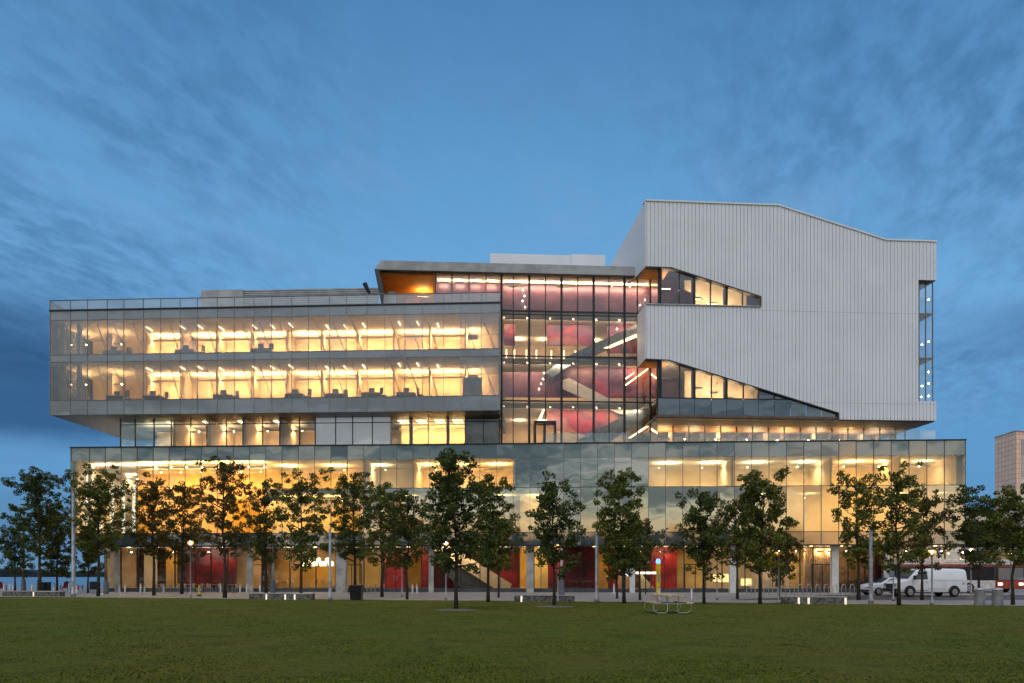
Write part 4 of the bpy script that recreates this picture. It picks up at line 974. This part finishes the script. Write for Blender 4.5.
# tall grey posts
tp0 = None
for px, by, ty, w, lab in ((73.3, 597, 492, .26, 'tall thick grey post left of the building corner'), (330, 601, 530, .19, 'tall grey post between the cafe and the black bin'),
                           (596.8, 603, 527, .20, 'tall grey post left of the dense tree by the picnic table'), (870.8, 604, 527, .20, 'tall grey post left of the white van')):
    X, Y = G(px, by); h = (by-ty)*Y/F
    t_ = thing('light_column', lab, 'post', (X, Y, 0), group='tall grey posts along the lawn edge')
    MB().lathe(0, 0, [(w*.75, 0), (w*.75, .3), (w*.52, .34), (w*.42, h)], 12).build('pole', M['galv'], t_, smooth=True)
    MB().lathe(0, 0, [(w*.5, h), (w*.5, h+.05), (.02, h+.12)], 12).build('cap', M['cap'], t_); MB().box(-.06, .06, -w*.62, -w*.5, .9, 1.2).build('access_door', M['cap'], t_)
for px, by, ty, lab in ((23.5, 591, 505, 'brown pole on a blue grey concrete foot, leftmost by the lake'), (39.5, 591.5, 530, 'brown pole on a concrete foot just right of the leftmost one'),
                        (273, 595.5, 543, 'pale pole on a blue grey foot in front of the cafe'), (561.5, 597, 545, 'pole on a blue grey foot behind the middle bench'), (106, 594, 540, 'thin brown pole near the podium left corner')):
    X, Y = G(px, by); h = (by-ty)*Y/F
    t_ = thing('utility_pole', lab, 'pole', (X, Y, 0), group='poles on concrete feet')
    MB().lathe(0, 0, [(.12, 1.2), (.10, h*.6), (.09, h)], 10).build('pole', M['woodpole'] if px < 200 else M['bollard'], t_, smooth=True)
    MB().lathe(0, 0, [(.24, 0), (.2, 1.15), (.14, 1.22)], 10).build('foot', M['polebase'], t_)
    MB().box(-.3, .3, -.09, .09, h, h+.1).build('lamp_head', M['mull'], t_)
# thin sign post with flat head
X, Y = G(645.5, 594.5); t_ = thing('area_light', 'thin dark post with a flat T shaped head left of the yellow help pole', 'lamp post', (X, Y, 0))
MB().lathe(0, 0, [(.05, 0), (.035, 2.7)], 8).build('pole', M['mull'], t_); MB().box(-.32, .32, -.1, .1, 2.7, 2.76).build('lamp_head', M['bollard'], t_)
# bollards
b0 = None
for px, by in ((4, 592), (9.5, 591), (13, 591.5), (32, 592.5), (54, 593), (69, 592), (76.5, 595.5), (88, 592), (100, 592.5), (106.5, 593), (119.5, 595.2), (125, 593.4), (140.5, 594), (144.5, 594.6), (163.5, 594.8), (182, 593.4), (220.5, 593.6), (240, 593.6), (246.5, 593.5), (260, 593.8), (412.5, 593.7), (417, 594), (614, 594.2), (659.5, 600), (691.5, 600)):
    X, Y = G(px, by)
    if b0 is None:
        b0 = thing('bollard', 'pale metal bollard standing on the plaza among others alike', 'bollard', group='pale bollards across the plaza')
        MB().lathe(0, 0, [(.085, 0), (.085, .03), (.065, .05), (.065, .84)], 12).build('post', M['bollard'], b0, smooth=True)
        MB().lathe(0, 0, [(.07, .84), (.07, .88), (.04, .92), (.01, .93)], 12).build('cap', M['galv'], b0, smooth=True); b0.location = (X, Y, 0)
    else: dup(b0, (X, Y, 0))
# slot-lit benches
def bench(pxa, pxb, by, lights, lab):
    Xa, Ya = G(pxa, by); Xb, Yb = G(pxb, by+(pxb-pxa)*.009)
    ang = math.atan2(Yb-Ya, Xb-Xa); L_ = math.hypot(Xb-Xa, Yb-Ya)
    t_ = thing('stone_bench', lab, 'bench', (Xa, Ya+.5, 0), ang, 'long low stone benches on the lawn edge')
    q = MB(); q.box(0, L_, -.22, .22, 0, .40); q.build('seat_block', pbr('bench_stone', (.15, .14, .13), .85, var=.3, scale=5, bump=.4), t_, bevel=.012)
    MB().box(-.04, L_+.04, -.25, .25, .402, .46).build('seat_top', M['concrete'], t_)
    for l in lights:
        f = (l-pxa)/(pxb-pxa)*L_; MB().box(f-.055, f+.055, -.252, -.235, .02, .39).build('slot_light', emis('bench_slot_glow', (1, .84, .68), 1.1), t_)
bench(0, 58, 597, [32], 'long low stone bench at the far left edge of the lawn'); bench(248, 311, 600.0, [266, 285, 294.5], 'low stone bench with three lit slots in front of the cafe')
bench(515, 575, 602.5, [522.5], 'low stone bench with one lit slot in the middle of the lawn edge'); bench(785, 850, 604.6, [802, 812, 849], 'low stone bench with three lit slots on the right of the lawn edge')
# small light stakes on the lawn
for px, by, lab in ((102, 596.5, 'small pale uplight on the lawn at the foot of the podium corner tree'),):
    X, Y = G(px, by); t_ = thing('ground_uplight', lab, 'light', (X, Y, 0)); MB().lathe(0, 0, [(.12, 0), (.12, .16), (.1, .2)], 12).build('housing', M['bollard'], t_); MB().lathe(0, 0, [(.09, .2), (.09, .22)], 12).build('lens', emis('uplight_glow', (1, 1, .8), 1.0), t_)
# black bin
X, Y = G(356.5, 600.5); t_ = thing('litter_bin', 'square black litter bin on the lawn edge', 'bin', (X, Y, 0))
MB().add([(a*w, b*w, z) for z, w in ((0, .32), (.92, .40)) for a, b in ((-1, -1), (1, -1), (1, 1), (-1, 1))], [(3, 2, 1, 0), (4, 5, 6, 7), (0, 1, 5, 4), (1, 2, 6, 5), (2, 3, 7, 6), (3, 0, 4, 7)]).build('body', M['blk'], t_, bevel=.02)
MB().box(-.44, .44, -.44, .44, .925, 1.0).build('rim', M['blk'], t_, bevel=.02)
t_ = None
# round concrete bins
rb = None
for px, lab in ((979.5, 'round grey metal bin, left one of the pair behind the lawn edge'), (997.5, 'round grey metal bin, right one of the pair behind the lawn edge')):
    X, Y = G(px, 606.5)
    if rb is None:
        rb = thing('round_bin', lab, 'bin', (X, Y, 0), group='pair of round bins')
        q = MB(); q.lathe(0, 0, [(.22, 0), (.235, .06), (.235, .82), (.22, .86)], 20)
        for k in range(20): a = k*.314; q.tube([(.24*math.cos(a), .24*math.sin(a), .06), (.24*math.cos(a), .24*math.sin(a), .82)], .013, 5)
        q.build('body', M['galv'], rb); MB().lathe(0, 0, [(.26, .86), (.26, .9), (.2, .96), (.05, .98)], 20).build('lid', M['cap'], rb, smooth=True)
    else: dup(rb, (X, Y, 0), 0, lab)
# hydrant
X, Y = G(199.3, 596); t_ = thing('fire_hydrant', 'yellow fire hydrant on a dark foot beside the leftmost lit lamp', 'hydrant', (X, Y, 0))
MB().lathe(0, 0, [(.13, .12), (.13, .16), (.09, .18), (.09, .6), (.12, .62), (.12, .67), (.09, .7), (.05, .8), (.02, .84)], 14).build('barrel', pbr('yellow_paint', (.62, .40, .03), .45), t_, smooth=True)
MB().lathe(0, 0, [(.17, 0), (.17, .1), (.12, .12)], 12).build('foot', M['blk'], t_); MB().tube([(-.18, 0, .5), (.18, 0, .5)], .05, 10).tube([(0, -.17, .5), (0, 0, .5)], .055, 10).build('nozzle', M['bollard'], t_)
# yellow help pole with blue light
X, Y = G(658.2, 596.5); t_ = thing('emergency_phone_pole', 'yellow emergency pole with a glowing blue light on top, behind the picnic table', 'emergency pole', (X, Y, 0))
MB().box(-.15, .15, -.13, .13, 0, 2.55).build('pole', pbr('glowing_yellow_paint', (.62, .42, .02), .45, emit=(.6, .4, .03), es=.10), t_, bevel=.02)  # slight emission in the yellow paint brightens the pole
MB().box(-.09, .09, -.15, -.132, 1.2, 1.7).build('call_panel', M['galv'], t_)
MB().lathe(0, 0, [(.02, 2.55), (.16, 2.57), (.17, 2.74), (.10, 2.86), (.01, 2.88)], 12).build('blue_light', emis('blue_beacon', (.03, .16, 1), 9), t_, smooth=True)
# picnic table
X, Y = G(667.5, 613.5)
t_ = thing('picnic_table', 'pale picnic table with attached benches on curved metal legs, on the lawn', 'picnic table', (X, Y, .03), R(4)); t_.scale = (.88, 1, 1)
wt = pbr('weathered_planks', (.55, .40, .27), .7, var=.2, scale=4)
q = MB()
for k in range(6): q.box(-.56+k*.19, -.385+k*.19, -.95, .95, .70, .78)
q.build('tabletop', wt, t_, bevel=.01)
for sx in (-1, 1): MB().box(.62 if sx > 0 else -.92, .92 if sx > 0 else -.62, -.95, .95, .415, .48).build('seat', wt, t_, bevel=.01)
pm = pbr('pale_tube_metal', (.48, .50, .46), .4, .2)
for sy in (-.7, .7):
    for sx in (-1, 1):
        q = MB(); pts = [(sx*.30, sy, .73), (sx*.24, sy, .3), (sx*.24, sy, .10), (sx*.34, sy, .035), (sx*.68, sy, .035), (sx*.84, sy, .09), (sx*.92, sy, .22), (sx*.90, sy, .36), (sx*.80, sy, .43)]
        q.tube(pts, .022, 8); q.build('leg', pm, t_, smooth=True)
    MB().tube([(-.75, sy, .415), (.75, sy, .415)], .022, 6).build('crossbar', pm, t_)
# bike racks
r0 = None
for k in range(13):
    px = 749+k*8.6; X, Y = G(px, 594.6)
    if r0 is None:
        r0 = thing('bike_rack', 'silver hoop bike rack in the row before the right hand ground floor windows', 'bike rack', (X, Y, 0), .5, group='silver bike hoops')
        MB().tube([(-.28, 0, 0), (-.28, 0, .62), (-.2, 0, .8), (0, 0, .87), (.2, 0, .8), (.28, 0, .62), (.28, 0, 0)], .032, 7).build('hoop', M['bollard'], r0, smooth=True); MB().lathe(-.28, 0, [(.08, 0), (.08, .02)], 8).lathe(.28, 0, [(.08, 0), (.08, .02)], 8).build('base_plate', M['galv'], r0)
    else: dup(r0, (X, Y, 0), .5)
# muskoka chairs by the lake
mc = None
for px, by, lab in ((1.5, 590.5, 'red wooden deck chair at the left picture edge by the lake'), (65, 590, 'red wooden deck chair by the lake, facing right'), (78, 590, 'red wooden deck chair right of the tall thick grey post')):
    X, Y = G(px, by)
    if mc is None:
        mc = thing('deck_chair', lab, 'chair', (X, Y, 0), R(200), group='red deck chairs on the waterfront')
        rp_ = pbr('red_chair_paint', (.30, .015, .02), .5)
        MB().add([(-.3, -.3, .38), (.3, -.3, .38), (.3, .3, .25), (-.3, .3, .25), (-.3, -.3, .34), (.3, -.3, .34), (.3, .3, .21), (-.3, .3, .21)], [(0, 1, 2, 3), (7, 6, 5, 4), (0, 4, 5, 1), (1, 5, 6, 2), (2, 6, 7, 3), (3, 7, 4, 0)]).build('seat', rp_, mc)
        q = MB()
        for j in range(5): x = -.26+j*.11; q.add([(x, .28, .25), (x+.09, .28, .25), (x+.10, .62, 1.0-abs(j-2)*.05), (x-.01, .62, 1.0-abs(j-2)*.05), (x, .31, .25), (x+.09, .31, .25), (x+.10, .65, 1.0-abs(j-2)*.05), (x-.01, .65, 1.0-abs(j-2)*.05)], [(0, 1, 2, 3), (7, 6, 5, 4), (0, 4, 5, 1), (1, 5, 6, 2), (2, 6, 7, 3), (3, 7, 4, 0)])
        q.build('backrest', rp_, mc)
        for sx in (-1, 1): MB().box(sx*.36-.06, sx*.36+.06, -.35, .45, .52, .55).build('armrest', rp_, mc); MB().box(sx*.36-.03, sx*.36+.03, -.32, -.24, 0, .52).build('leg', rp_, mc); MB().box(sx*.36-.03, sx*.36+.03, .2, .5, 0, .25).build('leg', rp_, mc)
    else: dup(mc, (X, Y, 0), R(160 if px > 70 else 230), lab)
for px, by, lab in ((46, 591.3, 'black square bin by the lake between the two brown poles and the thick grey post'), (94, 590, 'black square bin by the lake left of the building')):
    X, Y = G(px, by); t_ = thing('waterfront_bin', lab, 'bin', (X, Y, 0)); MB().box(-.33, .33, -.3, .3, .05, .85).build('body', M['blk'], t_, bevel=.02); MB().box(-.37, .37, -.34, .34, .855, .93).build('lid', M['blk'], t_)
# cafe tables and chairs
tab = None; cc = None; cw = pbr('pale_cafe_chair', (.52, .42, .32), .5)
for k, px in enumerate([160, 168, 176, 186, 196, 207, 216, 230, 237, 276, 285, 297, 309, 321, 330, 352, 368, 378]):
    X, Y, _ = PF.p(PF.u(px, -.6), -.6-(k % 3)*.5, 0)
    if px > 250 and px < 345: X, Y, _ = PF.p(PF.u(px, 2.6), 2.6+(k % 2)*.8, .34)
    z = .335 if 250 < px < 345 else 0
    if tab is None:
        tab = thing('cafe_table', 'small round cafe table at the foot of the ground floor glass', 'table', (X, Y, z), 0, 'cafe tables')
        MB().lathe(0, 0, [(.02, .72), (.36, .725), (.36, .75), (.02, .755)], 16).build('tabletop', cw, tab); MB().lathe(0, 0, [(.22, 0), (.22, .02), (.03, .04), (.03, .72)], 10).build('pedestal', M['galv'], tab)
        cc = thing('cafe_chair', 'pale cafe chair beside a round table at the foot of the ground floor glass', 'chair', (X-.6, Y, z), R(90), 'cafe chairs')
        MB().box(-.21, .21, -.21, .21, .43, .46).build('seat', cw, cc); MB().box(-.2, .2, -.23, -.2, .52, .84).build('backrest', cw, cc)
        for a in (-.18, .18):
            for b in (-.18, .18): MB().tube([(a, b, 0), (a, b, .43)], .014, 5).build('leg', M['galv'], cc)
            MB().tube([(a, -.2, .43), (a, -.215, .84)], .014, 5).build('back_post', M['galv'], cc)
    else: dup(tab, (X, Y, z)); dup(cc, (X-.58, Y+random.uniform(-.1, .1), z), R(-90))
    dup(cc, (X+.58, Y+random.uniform(-.1, .1), z), R(90))

# ================================================================= vehicles
M['vanwhite'] = pbr('white_van_paint', (.84, .84, .88), .28, var=.02, spec=.5)
M['carwhite'] = pbr('white_car_paint', (.66, .66, .70), .25, var=.02, spec=.5)
M['tyre'] = pbr('tyre_rubber', (.012, .012, .013), .85)
M['rim'] = pbr('wheel_rim', (.42, .42, .44), .35, .6)
M['autoglass'] = opaque_glass('dark_car_glass', (.02, .022, .026), .12)
M['blkplastic'] = pbr('black_plastic', (.02, .02, .022), .6)
def wheel(par, x, y, r, w=.22):
    s = 1 if y > 0 else -1
    t_ = MB().tube([(x, y-w/2, r), (x, y-w/2+.02, r), (x, y+w/2-.02, r), (x, y+w/2, r)], [r*.9, r, r, r*.9], 24).build('wheel', M['tyre'], par, smooth=False)
    q = MB().tube([(x, y+s*(w/2+.004), r), (x, y+s*(w/2+.012), r)], [r*.62, r*.58], 20)
    q.build('rim', M['rim'], t_)
    q = MB()
    for k in range(6):
        a = k*math.pi/3; q.tube([(x+.3*r*math.cos(a), y+s*(w/2+.013), r+.3*r*math.sin(a)), (x+.3*r*math.cos(a), y+s*(w/2+.016), r+.3*r*math.sin(a))], r*.09, 8)
    q.build('rim_holes', M['blkplastic'], t_)
def shell(secs, wid, name, mat, par):
    """secs: list of (x, [(z, halfwidth), ...]) rings; builds a closed lofted shell"""
    q = MB(); n = len(secs[0][1])
    for x, ring in secs:
        for z, w in ring: q.v.append((x, -w, z))
        for z, w in reversed(ring): q.v.append((x, w, z))
    m = 2*n
    for i in range(len(secs)-1):
        for k in range(m):
            q.f.append((i*m+k, (i+1)*m+k, (i+1)*m+(k+1) % m, i*m+(k+1) % m)); q.mi.append(0)
    q.f.append(tuple(range(m))); q.f.append(tuple((len(secs)-1)*m+k for k in range(m-1, -1, -1))); q.mi += [0, 0]
    o = q.build(name, mat, par, smooth=True); 
    b = o.modifiers.new('bevel', 'BEVEL'); b.width = .03; b.segments = 2; b.limit_method = 'ANGLE'; b.angle_limit = R(35)
    return o
def van(loc, rz):
    t_ = thing('cargo_van', 'white cargo van parked on the road at right, nose pointing left', 'van', loc, rz)
    # x forward; z profile
    pr = [(-2.95, 1.98), (-2.88, 2.06), (-2.2, 2.12), (0, 2.14), (1.05, 2.10), (1.25, 2.04), (2.05, 1.34), (2.85, 1.12), (3.02, .98), (3.08, .62)]
    secs = []
    for x, zt in pr:
        wt_ = .98 if x < 1.1 else (.96 if x < 2 else .9)
        belt = min(1.28, zt-.06)
        top_w = .84 if zt > 1.5 else wt_*.94
        if x <= -2.88: wt_ *= .98; top_w *= .97
        secs.append((x, [(.36, wt_*.97), (.62, wt_), (belt*.85+.62*.15, wt_), (belt, wt_), (zt-.10 if zt > 1.5 else (belt+zt)/2, top_w+.02), (zt, top_w*.86)]))
    shell(secs, 0, 'body', M['vanwhite'], t_)
    t_.scale = (.875, 1, 1)
    for s in (-1, 1):
        # wheel arches (dark), front door window, door outline, handle
        y0, y1 = s*.975, s*1.0
        for x in (-1.85, 1.95):
            q = MB(); n = 16; P = [(x+.50*math.cos(a), s*.985, .37+.50*math.sin(a)) for a in [math.pi*k/n for k in range(n+1)]]
            q.add(P+[(x, s*.985, .37)], [(n+1, i, i+1) if s < 0 else (n+1, i+1, i) for i in range(n)]); q.build('wheel_arch', M['blkplastic'], t_)
            wheel(t_, x, s*.93, .37)
        ys = lambda z: s*(.985-(z-1.28)*.165+.012)
        W_ = [(.42, 1.33), (1.62, 1.33), (1.52, 1.46), (1.12, 1.88), (.46, 1.90)]
        MB().add([(x, ys(z), z) for x, z in W_], [tuple(range(5)) if s < 0 else tuple(range(4, -1, -1))]).build('side_window', M['autoglass'], t_)
        q = MB()
        for xa, za, xb, zb__ in ((.36, .5, .36, 1.9), (1.72, .5, 1.72, 1.3), (.36, .5, 1.45, .5)): q.tube([(xa, s*.99 if za < 1.3 else ys(za), za), (xb, s*.99 if zb__ < 1.3 else ys(zb__), zb__)], .009, 4)
        q.build('door_seam', M['blkplastic'], t_); MB().box(.46, .60, min(s*.985, s*1.01), max(s*.985, s*1.01), 1.10, 1.14).build('handle', M['blkplastic'], t_)
        MB().box(1.55, 1.72, min(s*1.02, s*1.24), max(s*1.02, s*1.24), 1.30, 1.62).build('mirror', M['blkplastic'], t_, bevel=.03)
        MB().box(2.92, 3.09, min(s*.55, s*.86), max(s*.55, s*.86), .82, 1.02).build('headlight', M['rim'], t_)
        MB().box(-2.99, -2.93, min(s*.80, s*.93), max(s*.80, s*.93), 1.0, 1.45).build('taillight', pbr('red_lens', (.35, .01, .01), .3), t_)
    for s in (-1, 1):
        q = MB()
        for xa, za, xb, zb__ in ((-2.3, .62, .3, .62), (-2.75, .9, -2.75, 1.35), (-2.6, 1.27, .3, 1.27), (-.95, .5, -.95, 1.27)): q.tube([(xa, s*.992, za), (xb, s*.992, zb__)], .007, 4)
        q.build('panel_seam', M['galv'], t_); MB().box(-2.65, -2.55, min(s*.985, s*1.0), max(s*.985, s*1.0), .95, 1.1).build('fuel_flap', M['galv'], t_)
    MB().add([(1.30, -.74, 2.01), (1.30, .74, 2.01), (2.04, .84, 1.375), (2.04, -.84, 1.375)], [(0, 1, 2, 3)]).build('windscreen', M['autoglass'], t_).location.z = .012
    MB().box(2.9, 3.16, -.92, .92, .40, .62).build('bumper', M['blkplastic'], t_, bevel=.03); MB().box(-3.05, -2.9, -.9, .9, .40, .6).build('bumper', M['galv'], t_, bevel=.03); MB().box(3.05, 3.10, -.5, .5, .66, 1.0).build('grille', M['blkplastic'], t_)
X, Y = G(933, 597.0); van((X, Y+1.0, 0), R(180))
def car(loc, rz, label, mat):
    t_ = thing('parked_car', label, 'car', loc, rz)
    pr = [(-2.15, .95), (-2.0, 1.02), (-1.5, 1.06), (-.95, 1.38), (-.2, 1.46), (.35, 1.42), (1.15, 1.0), (1.9, .88), (2.15, .72), (2.2, .5)]
    secs = []
    for x, zt in pr:
        w = .88 if abs(x) < 1.9 else .8; belt = min(.92, zt-.04); tw = .64 if zt > 1.1 else w*.9
        secs.append((x, [(.25, w*.94), (.5, w), (belt, w*.98), ((belt+zt)/2, (w+tw)/2), (zt, tw)]))
    shell(secs, 0, 'body', mat, t_)
    for s in (-1, 1):
        for x in (-1.35, 1.4): wheel(t_, x, s*.82, .32, .2)
        MB().add([(-1.15, s*.865, .98), (.85, s*.865, .98), (.30, s*.70, 1.36), (-.85, s*.70, 1.34)], [(0, 1, 2, 3) if s < 0 else (3, 2, 1, 0)]).build('side_window', M['autoglass'], t_)
        MB().box(2.06, 2.2, min(s*.5, s*.76), max(s*.5, s*.76), .6, .72).build('headlight', M['rim'], t_)
    MB().add([(.42, -.6, 1.42), (.42, .6, 1.42), (1.12, .74, 1.04), (1.12, -.74, 1.04)], [(0, 1, 2, 3)]).build('windscreen', M['autoglass'], t_).location.z = .012
    MB().box(2.1, 2.24, -.78, .78, .28, .46).build('bumper', M['blkplastic'], t_)
X, Y = G(893.5, 595.6); car((X+.5, Y+1.6, 0), R(184), 'white car half hidden behind the nose of the white van', M['carwhite'])
busred = pbr('red_bus_paint', (.34, .06, .035), .4); buswhite = pbr('white_bus_paint', (.60, .58, .56), .35)
def bus(loc, rz, label, L_=11, front_lit=False):
    t_ = thing('city_bus', label, 'bus', loc, rz, 'city buses')
    MB().box(-L_/2, L_/2, -1.27, 1.27, .35, 1.15).build('lower_body', buswhite if not front_lit else busred, t_, bevel=.06)
    MB().box(-L_/2+.02, L_/2-.02, -1.24, 1.24, 1.153, 2.45).build('window_band', M['autoglass'], t_, bevel=.05)
    MB().box(-L_/2, L_/2, -1.27, 1.27, 2.453, 2.60).build('red_band', busred, t_, bevel=.03); MB().box(-L_/2, L_/2, -1.26, 1.26, 2.603, 2.75).build('roof_edge', buswhite, t_, bevel=.05)
    MB().box(-L_/2+.3, L_/2-.6, -1.1, 1.1, 2.753, 3.1).build('roof', buswhite, t_, bevel=.08)
    for s in (-1, 1):
        for x in (-L_/2+2.4, L_/2-2.6): wheel(t_, x, s*1.15, .48, .28)
        for k in range(int(L_/1.6)): x = -L_/2+.9+k*1.55; MB().box(x, x+.08, min(s*1.245, s*1.262), max(s*1.245, s*1.262), 1.2, 2.42).build('window_post', M['blkplastic'], t_)
        for k in range(2): x = L_/2-1.5-k*4.5; MB().box(x, x+1.15, min(s*1.272, s*1.29), max(s*1.272, s*1.29), .42, 2.4).build('door', pbr('bus_door', (.07, .03, .025), .4), t_)
        MB().box(L_/2+.0, L_/2+.04, min(s*.75, s*1.1), max(s*.75, s*1.1), .72, .9).build('headlight', emis('headlight_glow', (1, .9, .85), 7 if front_lit else .4), t_)
    MB().box(L_/2, L_/2+.03, -1.1, 1.1, 1.2, 2.3).build('windscreen', opaque_glass('bus_windscreen_glass', (.10, .16, .22), .3), t_)
    for k in range(4): MB().box(-L_/2+1.5+k*2.1, -L_/2+2.5+k*2.1, -1.262, -1.25, 2.24, 2.32).build('interior_light', emis('bus_interior_glow', (1, .75, .5), 2.5), t_)
    return t_
Xa, _ = G(918, 593); X, Y = G(958, 593.0); bus((X-1.6, Y+.5, 0), R(180), 'white and red city bus side on behind the white van', 9.0)
X, Y = G(1011, 592.6); bus((X+.0, Y+5, 0), R(-94), 'city bus with lit headlights facing the camera at the right edge', 11, True)

# ================================================================= distant buildings at right
def tower():
    m, t, out = newmat('sunset_tinted_panels')
    tc = t.n('ShaderNodeTexCoord'); sp_ = t.n('ShaderNodeSeparateXYZ', Vector=tc.outputs['Object'])
    hor = t.math('ADD', sp_.outputs[0], sp_.outputs[1])
    cv = t.n('ShaderNodeCombineXYZ', X=hor, Y=sp_.outputs[2], Z=0.0).outputs[0]
    br = t.n('ShaderNodeTexBrick', Vector=cv, Scale=1.0, Color1=(.98, .56, .36, 1), Color2=(.99, .68, .48, 1), Mortar=(.62, .38, .28, 1), Mortar_Size=.08)  # grey-pink panels with the sunset's warm light tinted into their colour
    br.offset = .0; br.inputs['Brick Width'].default_value = 1.6; br.inputs['Row Height'].default_value = 1.3
    b = t.n('ShaderNodeBsdfPrincipled', Base_Color=br.outputs[0], Roughness=.45); t.set(out, 'Surface', b.outputs[0])
    D = 190; X0 = (995-512)/F*D; Xc = (1016-512)/F*(D-9)
    t_ = thing('pink_tower', 'pinkish panelled tower far away at the right picture edge', 'building', (X0, D, 0), built_world=True)
    H = 144*(D-9)/F+CH
    P = [(X0, D), (Xc, D-9), (Xc+34, D+4), (X0+20, D+22)]
    q = MB().add([(x, y, 0) for x, y in P]+[(x, y, H) for x, y in P], [(0, 1, 5, 4), (1, 2, 6, 5), (2, 3, 7, 6), (3, 0, 4, 7), (4, 5, 6, 7)]); q.build('wall', m, t_)
    q = MB().box(X0+6, X0+14, D, D+6, H, H+1.6); q.build('roof_plant', M['dark'], t_)
    q = MB(); 
    for (a, b_) in zip(P, P[1:]+P[:1]): q.tube([(a[0], a[1], H+.1), (b_[0], b_[1], H+.1)], .22, 4)
    q.build('parapet', M['slab'], t_)
    # vertical window strips on both faces
    for fa, fb, nn in ((P[0], P[1], 3), (P[1], P[2], 6)):
        for k in range(nn):
            f0 = (k+.35)/nn; f1 = f0+.22/nn*1.6; n_ = Vector((-(fb[1]-fa[1]), fb[0]-fa[0])).normalized()*-.06
            ax, ay = fa[0]+(fb[0]-fa[0])*f0+n_.x*-1, fa[1]+(fb[1]-fa[1])*f0-abs(n_.y); bx, by_ = fa[0]+(fb[0]-fa[0])*f1+n_.x*-1, fa[1]+(fb[1]-fa[1])*f1-abs(n_.y)
            MB().quad((ax, ay, 3), (bx, by_, 3), (bx, by_, H-2), (ax, ay, H-2)).build('window_strip', opaque_glass('tower_window', (.50, .36, .32), .3), t_)
tower()
t_ = thing('low_office_block', 'low grey glass office block far behind the trees right of the podium', 'building', ((972-512)/F*150, 150, 0), built_world=True)
x0 = (966-512)/F*150; q = MB().box(x0, x0+16, 150, 170, 0, 15.5); q.build('wall', opaque_glass('far_glass_wall', (.16, .22, .28), .25), t_)
q = MB().box(x0-.3, x0+16.3, 149.7, 170, 15.5, 16.2); q.build('roof', M['slab'], t_)
for k in range(4): MB().box(x0, x0+16, 149.85, 149.98, 3+3.2*k, 3.5+3.2*k).build('floor_band', M['mullgrey'], t_)
t_ = thing('street_pavilion', 'low pale building across the street behind the bus', 'building', (48, 84, 0), built_world=True)
MB().box(42, 75, 84, 95, 0, 4.6).build('wall', M['tan'], t_); MB().box(41.5, 75.5, 83.5, 95.5, 4.6, 5.0).build('roof', M['slab'], t_)
for k in range(7): w_ = MB().box(43+k*4.4, 46+k*4.4, 83.9, 83.98, .8, 3.6).build('window', pbr('warm_shop_window', (.3, .2, .1), .3, emit=(1, .5, .2), es=.35 if k % 2 else .12), t_)

# clean helper keys
for o in bpy.data.objects:
    if 'loc' in o: del o['loc']
